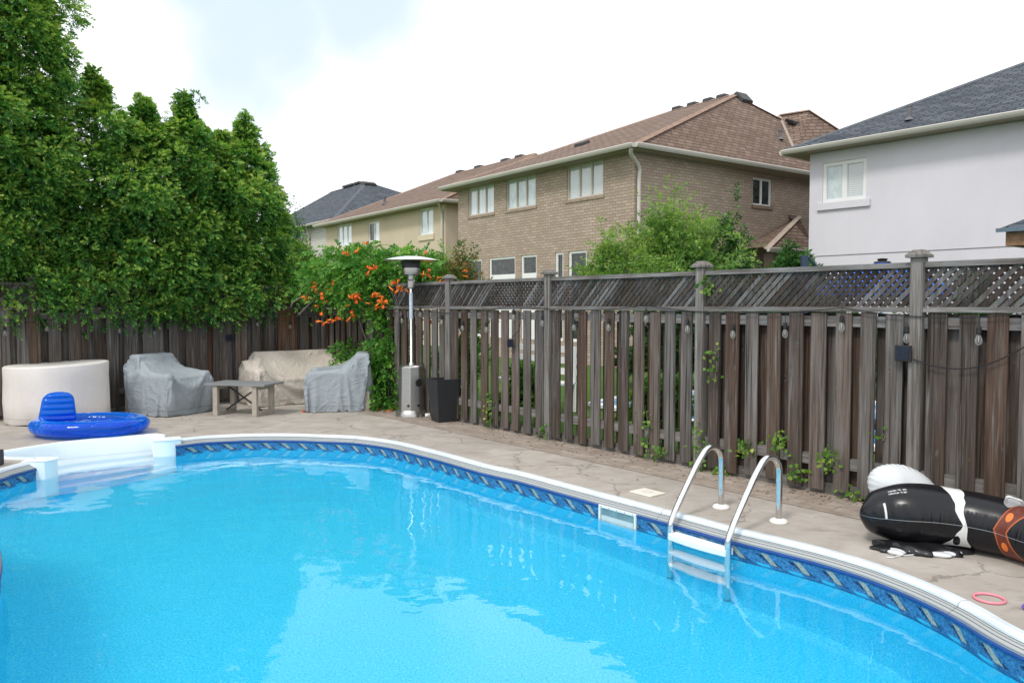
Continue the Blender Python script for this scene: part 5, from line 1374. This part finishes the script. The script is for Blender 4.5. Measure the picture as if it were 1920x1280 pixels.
    obj('limbs', mb, bark, root)
    return root
def cpos(px_, off):       # point behind the left fence seen at column px_
    o_ = lpt(0, off, 0); q = onplane(px_, 600, o_, D1); return q
OFFT = .62
ced = [(474,.60,4.92,.60,370,'rightmost cedar in the row, thin open top, next to the houses',0),
       (412,.66,4.55,.84,390,'second cedar from the right, low rounded top',0),
       (352,.60,5.12,.78,410,'cedar with a narrow spiky tip near the middle of the row',0),
       (272,.66,4.98,.88,430,'middle cedar whose top dips between two taller neighbours',0),
       (188,.62,5.22,.92,500,'broad cedar just right of the tallest one',0),
       (40,.72,7.9,.78,900,'tallest cedar, running out of the top of the picture',0),
       (-60,.75,7.9,.95,520,'cedar cut off by the left edge of the picture',0)]
for i, (px_, of_, h_, R_, n, lab, _) in enumerate(ced):
    p = cpos(px_, of_); k0_ = .05 if i == 0 else .3; cedar(p.x, p.y, h_, R_, int(n*1.0), lab, zb=1.42, lean=(-.10 if i == 0 else .05*(i%2), 0), seed=30+i,
        lobes=[(p.x+D2.x*k0_-D1.x*.35, p.y+D2.y*k0_-D1.y*.35, 1.84, .40, 240), (p.x-D2.x*.35-D1.x*.45, p.y-D2.y*.35-D1.y*.45, 1.80, .38, 220), (p.x-D1.x*.55, p.y-D1.y*.55, 1.70, .28, 130)])
# ---- broadleaf bushes and small trees: branches with leaves along them
limem = leafmat('lime_foliage', [(.1,(.04,.12,.02)),(.4,(.10,.22,.04)),(.7,(.20,.33,.07)),(1,(.36,.46,.13))], .4)
darkm = leafmat('dark_green_foliage', [(.1,(.012,.045,.012)),(.5,(.03,.10,.02)),(1,(.08,.18,.04))], .3)
vinem = leafmat('vine_foliage', [(.1,(.025,.11,.016)),(.45,(.065,.215,.028)),(.75,(.14,.33,.045)),(1,(.25,.44,.08))], .35)
def bush(name, label, cat, x, y, z0, h_, R_, nb, mat, seed, per=30, lf=.05, wd=.024, group=None, squash=1.0, up=.6, rachis=(.14,.26), k=3, stem=None, droop=.3, trunk_mat=None):
    global RNG
    RNG = np.random.default_rng(seed); root = thing(name, (x,y,0), label, cat, group)
    mb = MB(); Os = []; Ds = []; rr_ = random.Random(seed); c = Vector((x,y,z0))
    for b in range(nb):
        a = rr_.uniform(0, 6.283); el = rr_.uniform(.05, 1.0)**.8*math.pi/2; ln = rr_.uniform(.75,1.12)
        tip = c+Vector((math.cos(a)*math.cos(el)*R_*ln*squash, math.sin(a)*math.cos(el)*R_*ln, math.sin(el)*(h_-z0)*ln*(.90 if rr_.random() < .78 else rr_.uniform(1.02,1.16))))
        mid = c.lerp(tip, .5)+Vector((rr_.uniform(-.1,.1)*R_, rr_.uniform(-.1,.1)*R_, up*.25*(h_-z0)*(1-math.sin(el))))
        pts = [c, c.lerp(mid,.55)+Vector((0,0,.04)), mid, mid.lerp(tip,.55)+Vector((0,0,.04)), tip]; pts = catmull(pts, 3)
        mb.tube(pts, [max(.003,.018*(1-i/len(pts))) for i in range(len(pts))], 4)
        for j in range(per):
            t = 1-rr_.random()**1.4*.72; f = t*(len(pts)-1); i = min(int(f), len(pts)-2); p = pts[i].lerp(pts[i+1], f-i)
            Os.append(p+Vector((rr_.gauss(0,.07), rr_.gauss(0,.07), rr_.gauss(0,.06)))*(R_*.9+.2)); Ds.append((tip-c).normalized()+Vector((rr_.gauss(0,.7), rr_.gauss(0,.7), rr_.gauss(0,.5))))
    O = np.array([tuple(v) for v in Os]); D = np.array([tuple(v) for v in Ds]); n = len(O); rach = RNG.uniform(*rachis, n)
    tint = RNG.normal(size=n)*.12+.42+.10*np.sin(O[:,0]*4+O[:,2]*5)
    leafmesh('foliage', *sprays(O, D, k, rach, lf, wd, tint, .9, droop), mat, root)
    obj('branches', mb, trunk_mat or bark2, root)
    if z0 > .3: trunk(root, None, [(x+.03*math.sin(i), y, (z0+.1)*i/5) for i in range(6)], .07, trunk_mat or bark2)
    return root
def bpx(px_, Y): return ((px_-960)/F*Y, Y)
x, y = bpx(1255, 13.2)
bush('shade_tree', 'lime green bushy tree in front of the brick house', 'tree', x, y, 1.45, 3.12, 1.45, 150, limem, 5, per=42, lf=.055, wd=.024, up=.9)
x, y = bpx(1140, 13.6); bush('shade_tree', 'small lime green tree left of the larger lime tree, in front of the brick house', 'tree', x, y, 1.4, 2.70, .72, 50, limem, 6, per=38, lf=.055, wd=.024)
x, y = bpx(1372, 13.0); bush('shade_tree', 'dark tipped sapling at the right side of the lime tree', 'tree', x, y, 1.2, 3.0, .45, 22, darkm, 8, per=26, lf=.06, wd=.03)
x, y = bpx(1485, 16.5); bush('green_shrub', 'dark green shrub under the small porch roof of the brick house', 'shrub', x, y, 1.2, 2.75, .6, 50, darkm, 9, per=40, lf=.08, wd=.045)
x, y = bpx(872, 12.6); bush('rose_bush', 'reddish green rose bush behind the fence right of the patio heater', 'shrub', x, y, 1.1, 2.42, .48, 44, leafmat('rose_foliage', [(.1,(.03,.07,.015)),(.5,(.08,.15,.03)),(.8,(.18,.16,.05)),(1,(.30,.10,.05))], .3), 10, per=30, lf=.045, wd=.026)
x, y = bpx(830, 13.0); bush('rose_bush', 'thin upright green shoots behind the fence just right of the heater reflector', 'shrub', x, y, 1.3, 2.62, .22, 14, limem, 12, per=22, lf=.045, wd=.024)
x, y = bpx(565, 15.2); bush('young_tree', 'loose light green young tree between the cedars and the flowering vine', 'tree', x, y, 1.2, 2.75, .62, 60, limem, 13, per=36, lf=.06, wd=.026)
x, y = bpx(548, 17.0); bush('young_tree', 'thin feathery tree top right beside the cedars below the charcoal roof', 'tree', x, y, 1.6, 3.5, .55, 40, leafmat('feathery_foliage', [(.1,(.02,.08,.03)),(.6,(.06,.15,.05)),(1,(.12,.24,.08))], .3), 14, per=34, lf=.05, wd=.02)
# shrubs in the neighbour's garden, seen through the gaps of the fence
for i, (t_, o_, h_, R_, lab) in enumerate([(3.2,.9,1.25,.55,'green shrub close behind the fence corner'), (1.6,1.0,1.15,.5,'green shrub behind the fence at the patio heater'), (-.6,.55,.75,.35,'low green plant behind the fence beside the black planter'),
        (-3.0,.5,.7,.35,'low green plant behind the fence left of the ladder'), (-4.3,.55,.85,.35,'low green plant behind the fence above the ladder'), (-1.0,7.4,1.7,1.3,'dark hedge shrub beyond the neighbouring pool, left one'), (-3.6,7.6,1.8,1.4,'dark hedge shrub beyond the neighbouring pool, middle one'), (-6.3,7.3,1.7,1.3,'dark hedge shrub beyond the neighbouring pool, right one'), (1.4,6.2,1.8,1.2,'dark shrub far behind the fence near the vine')]):
    p = fpt(t_, o_, 0); bush('garden_shrub', lab, 'shrub', p.x, p.y, .12, h_, R_, 26 if i < 5 else 60, darkm if i > 4 else vinem, 40+i, per=26, lf=.07 if i < 5 else .11, wd=.035 if i < 5 else .06, group='shrubs in the neighbouring garden')
# neighbour's pool, umbrella, post and bench
nw = M('neighbour_pool_water', rough=.12); nw.set('col', nw.mix(nw.noise(nw.pos(), 3), (.015,.28,.62), (.03,.40,.75))); nw.bump(nw.noise(nw.pos(), 4, 3), .4, .05)
nb_ = thing('neighbour_pool', fpt(-3,4,-.02), "small blue swimming pool in the neighbouring garden, glimpsed through the fence gaps", 'swimming pool')
obj('water_surface', tess(npc, [], -.12), nw.m, nb_)
mb = MB(); cl_ = npc+[npc[0]]
vs = []; 
for p in cl_: vs += [(p.x,p.y,-.25),(p.x,p.y,.03)]
mb.add(vs, [(2*i,2*i+1,2*i+3,2*i+2) for i in range(len(cl_)-1)]); obj('pool_rim', mb, MAT['white'], nb_)
mb = MB(); mb.tube([p+Vector((0,0,.03)) for p in npc], .05, 6, closed=True); obj('coping', mb, MAT['white'], nb_)
um = thing('parasol', (bpx(1652,10.4)[0],10.4,0), 'blue parasol with dark cap just showing above the fence in front of the grey house', 'parasol')
px0 = Vector(um.location); bl = simple('royal_blue_canvas', (.02,.10,.55), .8, .1, 4)
mb = MB(); mb.lathe([(.10,2.17),(.45,2.05),(.85,1.86),(.84,1.72)], 8, px0); obj('canopy', mb, bl, um)
mb = MB(); mb.lathe([(.02,0),(.02,2.2)], 12, px0); obj('pole', mb, simple('white_pole', (.7,.7,.7)), um)
mb = MB(); mb.lathe([(.11,2.175),(.10,2.19),(.05,2.20),(.07,2.225),(.03,2.235)], 12, px0, cap1=True); obj('finial', mb, blk, um)
mb = MB(); mb.lathe([(.22,0),(.22,.08),(.05,.11)], 20, px0, cap0=True); obj('base', mb, blk, um)
x, y = bpx(1506, 11.5); st_ = thing('metal_post', (x,y,0), 'dark metal post with a slanted arm behind the fence, left of the grey house', 'post')
navy = simple('navy_metal', (.02,.035,.06), .5)
mb = MB(); mb.box(x-.045, x+.045, y-.03, y+.03, 0, 2.34); obj('upright', mb, navy, st_)
mb = MB(); mb.tube([(x+.05,y,2.32),(x+.25,y,2.12),(x+.42,y,1.75)], .014, 8); obj('arm', mb, navy, st_)
bq = fpt(.6,1.5,0); bn = thing('garden_bench', bq, 'white slatted garden bench behind the fence, glimpsed through the gaps near the planter', 'bench')
bp2 = lambda a,b,z: bq+D1*a+D2*b+Vector((0,0,z))
for z in (.55,.72,.89):
    mb = MB(); mb.obox(bp2(-.75,.45,z), D1*1.5, D2*.03, Vector((0,0,.10))); obj('back_slat', mb, MAT['win_white'], bn)
mb = MB(); mb.obox(bp2(-.75,0,.42), D1*1.5, D2*.46, Vector((0,0,.03))); obj('seat', mb, MAT['win_white'], bn)
for a in (-.75,.69):
    for b in (0,.42):
        mb = MB(); mb.obox(bp2(a,b,0), D1*.06, D2*.03, Vector((0,0,.42 if b == 0 else .99))); obj('leg', mb, MAT['win_white'], bn)

# ------------------------------------------------------------------ trumpet vine in the corner
def vine():
    global RNG
    RNG = np.random.default_rng(77); c = fpt(TC-1.6, -.1, 0)
    root = thing('trumpet_vine', (c.x, c.y, 0), 'dense green trumpet vine with orange flowers spilling over the fence corner', 'climbing plant')
    O = []; D = []; rr_ = random.Random(5); stems = MB()
    blobs = [(640,520,13.0,.62,.40,300),(700,525,12.7,.60,.42,320),(650,505,13.6,.55,.38,220),(600,535,13.6,.40,.30,140),(740,505,12.6,.50,.33,220),(790,508,12.5,.34,.22,110),(680,490,13.2,.42,.26,150),(770,490,12.9,.40,.20,110),(720,560,12.5,.25,.20,70),(672,552,12.8,.34,.18,90),(815,520,12.4,.20,.12,40),(705,482,13.0,.25,.18,60),(618,500,13.9,.35,.25,100)]
    blobs += [(724,600,12.45,.17,.30,85),(722,650,12.4,.17,.30,80),(724,700,12.35,.22,.30,110),(722,745,12.3,.26,.22,120),(655,660,13.1,.22,.14,60),(690,670,12.9,.18,.16,40),(740,635,12.3,.12,.25,35),(722,768,12.2,.22,.08,40)]
    for (px_,py_,Y_,rx,rz,n) in blobs:
        c_ = at(px_,py_,Y_)
        for k in range(int(n*.95)):
            d = Vector((rr_.gauss(0,1), rr_.gauss(0,1), rr_.gauss(0,1))).normalized()*(rr_.random()**.5)*rr_.choice([1,1,1,1.25])
            O.append((c_.x+d.x*rx, c_.y+d.y*rx*.8, c_.z+d.z*rz)); D.append((d.x+rr_.gauss(0,.4), d.y+rr_.gauss(0,.4), d.z*.6-.1+rr_.gauss(0,.3)))
    O = np.array(O); D = np.array(D); n = len(O); rach = RNG.uniform(.14,.24,n)
    a = sprays(O, D, 4, rach, .072, .036, RNG.normal(size=n)*.12+.40, .95, .35); leafmesh('foliage', *a, vinem, root)
    for (a_, b_, c_) in [((716,765,12.4),(718,650,12.45),(700,540,12.6)),((728,766,12.3),(730,660,12.4),(740,530,12.5)),((708,768,12.4),(702,690,12.6),(650,530,13.0)),((608,545,13.2),(585,565,13.1),(560,590,13.0)),((640,520,13.2),(560,560,13.0),(545,575,13.0))]:
        stems.tube(catmull([at(*a_), at(*b_), at(*c_)], 8), .012, 6)
    obj('stems', stems, bark2, root)
    om_ = M('orange_petals', rough=.5, spec=.3); zz = om_.attr('tint'); om_.set('col', om_.ramp(om_.noise(om_.pos(), 18, 2), [(.35,(.62,.05,.012)),(.6,(.80,.14,.02))]))
    om2 = M('orange_tubes', rough=.5, spec=.3); om2.set('col', om2.ramp(om2.noise(om2.pos(), 18, 2), [(.35,(.78,.17,.02)),(.65,(.88,.32,.04))]))
    cl_ = [(654,470,12.6,2),(672,464,12.7,3),(600,500,13.0,2),(618,512,12.9,1),(698,500,12.2,6),(597,536,12.8,3),(629,539,12.7,5),(662,555,12.4,6),(664,563,12.4,4),(571,555,13.0,3),(582,563,13.0,3),(604,564,12.8,4),(679,566,12.4,2),(732,537,12.1,4),(755,536,12.0,5),(708,552,12.2,4),(722,570,12.0,6),(712,570,12.1,2),(608,600,12.6,6),(633,598,12.7,3),(661,593,12.6,4),(795,511,12.2,5),(793,480,12.6,2),(828,527,12.0,3),(865,512,12.4,2),(800,560,12.6,2),(800,625,12.4,1),(799,610,12.4,1)]
    for (px_,py_,Y_,k) in cl_:
        c_ = at(px_,py_,Y_-.12)
        for j in range(k):
            f1 = MB(); f2 = MB()
            d = Vector((rr_.gauss(0,1), -abs(rr_.gauss(.5,.6)), rr_.gauss(-.1,.6))).normalized(); b0 = c_+Vector((rr_.gauss(0,.035), rr_.gauss(0,.03), rr_.gauss(0,.035))); tip = b0+d*.085
            f2.tube([b0, b0+d*.045, tip], [.006,.011,.017], 8)
            u_ = d.orthogonal().normalized(); v_ = d.cross(u_); ring = []
            for i in range(10):
                a = 2*math.pi*i/10; r = .036 if i%2 == 0 else .022; ring.append(tip+(u_*math.cos(a)+v_*math.sin(a))*r+d*(.012 if i%2 == 0 else .006))
            b1 = len(f1.v); f1.v += [tuple(tip-d*.01)]+[tuple(p) for p in ring]; f1.f += [(b1, b1+1+i, b1+1+(i+1)%10) for i in range(10)]
            fo = obj('flower', f2, om2.m, root, smooth=True); obj('petals', f1, om_.m, fo)
vine()
# fallen flowers
rr_ = random.Random(3); fm = simple('fallen_petals', (.62,.12,.03), .7, .3, 30)
for i, (px_, py_) in enumerate([(695,769),(706,765),(716,768),(722,772),(735,771),(738,768),(728,765),(575,772)]):
    p = G(px_, py_); mb = MB(); d = Vector((rr_.gauss(0,1), rr_.gauss(0,1), 0)).normalized()
    mb.tube([p+Vector((0,0,.012)), p+d*.04+Vector((0,0,.014)), p+d*.07+Vector((0,0,.018))], [.006,.012,.022], 7); tag(obj('fallen_flower', mb, fm), 'wilted orange flower lying on the patio below the vine' if i < 7 else 'lone wilted flower lying behind the coffee table', 'flower', 'fallen flowers')
# ivy along the foot of the right fence
ivym = leafmat('ivy_foliage', [(.1,(.03,.10,.015)),(.4,(.08,.20,.025)),(.7,(.20,.34,.05)),(1,(.40,.46,.10))], .3)
ivy = [(920,798,738,'tall ivy sprig climbing the fence right of the black planter',26),(1022,818,795,'small ivy tuft at the foot of the second fence post',12),(1212,856,770,'sparse ivy strand below the middle of the fence',14),(1238,860,840,'low ivy tuft just left of the ladder hoops',14),(1315,880,800,'dark ivy climbing the fence post behind the ladder',26),(1350,900,872,'small bright tuft between the two ladder hoops',10),
       (1398,852,828,'pale leafy ivy between the ladder and the hoop of the right rail',20),(1465,850,815,'ivy bunch on the fence right of the ladder',18),(1500,905,878,'low ivy tuft right of the ladder at the fence foot',14),(1552,878,848,'dense ivy bunch on the bottom rail left of the white inflatable',20),(1600,935,920,'small tuft on the pavers left of the white inflatable',8),(1655,826,812,'single ivy leaf pair high between two boards',3),(1330,550,525,'ivy shoot on top of the fence post behind the ladder',16),(1340,720,650,'thin ivy strand in the gap behind the ladder',12)]
for i, (px_, yb, yt, lab, k) in enumerate(ivy):
    RNG = np.random.default_rng(300+i); a = onplane(px_, yb, fpt(0,-.075,0), D2); b = onplane(px_, yt, fpt(0,-.075,0), D2)
    root = thing('ivy_plant', (a.x, a.y, max(0,a.z)), lab, 'ivy', 'ivy growing through the right fence'); k = int(k*2.8)
    t = RNG.uniform(0,1,k); O = np.outer(1-t, np.array(a))+np.outer(t, np.array(b))+RNG.normal(size=(k,3))*np.array([.05,.035,.03]); O[:,2] = np.maximum(O[:,2], .015)
    D = RNG.normal(size=(k,3))+np.array([-D2.x,-D2.y,.2]); nn = RNG.normal(size=(k,3))*.5+np.array([-D2.x,-D2.y,.4])
    leafmesh('leaves', O, D, nn, RNG.uniform(.028,.055,k), RNG.uniform(.028,.05,k), RNG.normal(size=k)*.18+.5, ivym, root)
    mb = MB(); mb.tube([a, a.lerp(b,.5)+Vector((.02,0,0)), b], [.005,.004,.002], 5); obj('stem', mb, bark2, root)
# rocks along the left fence
stone = simple('pale_rock', (.40,.37,.33), .9, .3, 14, .5)
for i, (px_, py_, s_) in enumerate([(8,780,.16),(-20,782,.15),(205,770,.09),(216,768,.10),(226,767,.09),(238,766,.10),(410,752,.07),(420,750,.07),(428,748,.08)]):
    p = G(px_, py_); rr_ = random.Random(60+i); a,b,c = [rr_.uniform(0,6) for _ in range(3)]
    mb = MB(); blob(mb, p+Vector((0,0,s_*.3)), Vector((s_,0,0)), Vector((0,s_*.7,0)), Vector((0,0,s_*.42)), 20, 12, lambda d: 1+.13*math.sin(d.x*3+a)+.10*math.sin(d.y*4+b)+.08*math.sin(d.z*5+c))
    tag(obj('garden_rock', mb, stone, smooth=True), ('pale rock left of the round cream cover','pale rock by the left edge of the picture','small pale rock touching the right side of the round cover','second pale rock right of the round cover','third pale rock right of the round cover','pale rock just left of the covered armchair','leftmost small pale rock behind the wooden table','middle small pale rock behind the wooden table','rightmost small pale rock behind the wooden table')[i], 'rock', 'rocks along the left fence')
# long grass tufts between the rocks

# leaf litter and grit gathered at the foot of the fence and over the deck
RNG = np.random.default_rng(5)
n = 520; t = RNG.uniform(-8, TC-.3, n); of = -np.abs(RNG.exponential(.16, n))-.03
P0 = np.array([tuple(fpt(a, b, .009)) for a, b in zip(t, of)])
m_ = 90; q = np.stack([RNG.uniform(-5.5,3,m_), RNG.uniform(5,12,m_), np.full(m_,.009)],1)
ok = np.array([((Vector(v)-FO).dot(D2) < -.1) and not any((Vector((v[0],v[1],0))-e).length < .25 for e in EDGE[::4]) for v in q])
from mathutils.geometry import intersect_point_tri_2d
def in_poly(p, poly):
    c = False; j = len(poly)-1
    for i in range(len(poly)):
        a, b = poly[i], poly[j]
        if (a.y > p[1]) != (b.y > p[1]) and p[0] < (b.x-a.x)*(p[1]-a.y)/(b.y-a.y)+a.x: c = not c
        j = i
    return c
ok &= np.array([not in_poly(v, OUT_LOOP) for v in q]); P0 = np.concatenate([P0, q[ok]]); n = len(P0)
D0 = RNG.normal(size=(n,3))*np.array([1,1,.12]); N0 = RNG.normal(size=(n,3))*.25+np.array([0,0,1])
lit = leafmesh('leaf_litter', P0, D0, N0, RNG.uniform(.012,.045,n), RNG.uniform(.008,.022,n), RNG.uniform(0,1,n), leafmat('dry_leaves', [(0,(.05,.03,.015)),(.5,(.16,.10,.045)),(1,(.30,.22,.12))], .1), None)
tag(lit, 'dry brown leaf litter scattered on the concrete along the fence', 'leaf litter', kind='stuff')
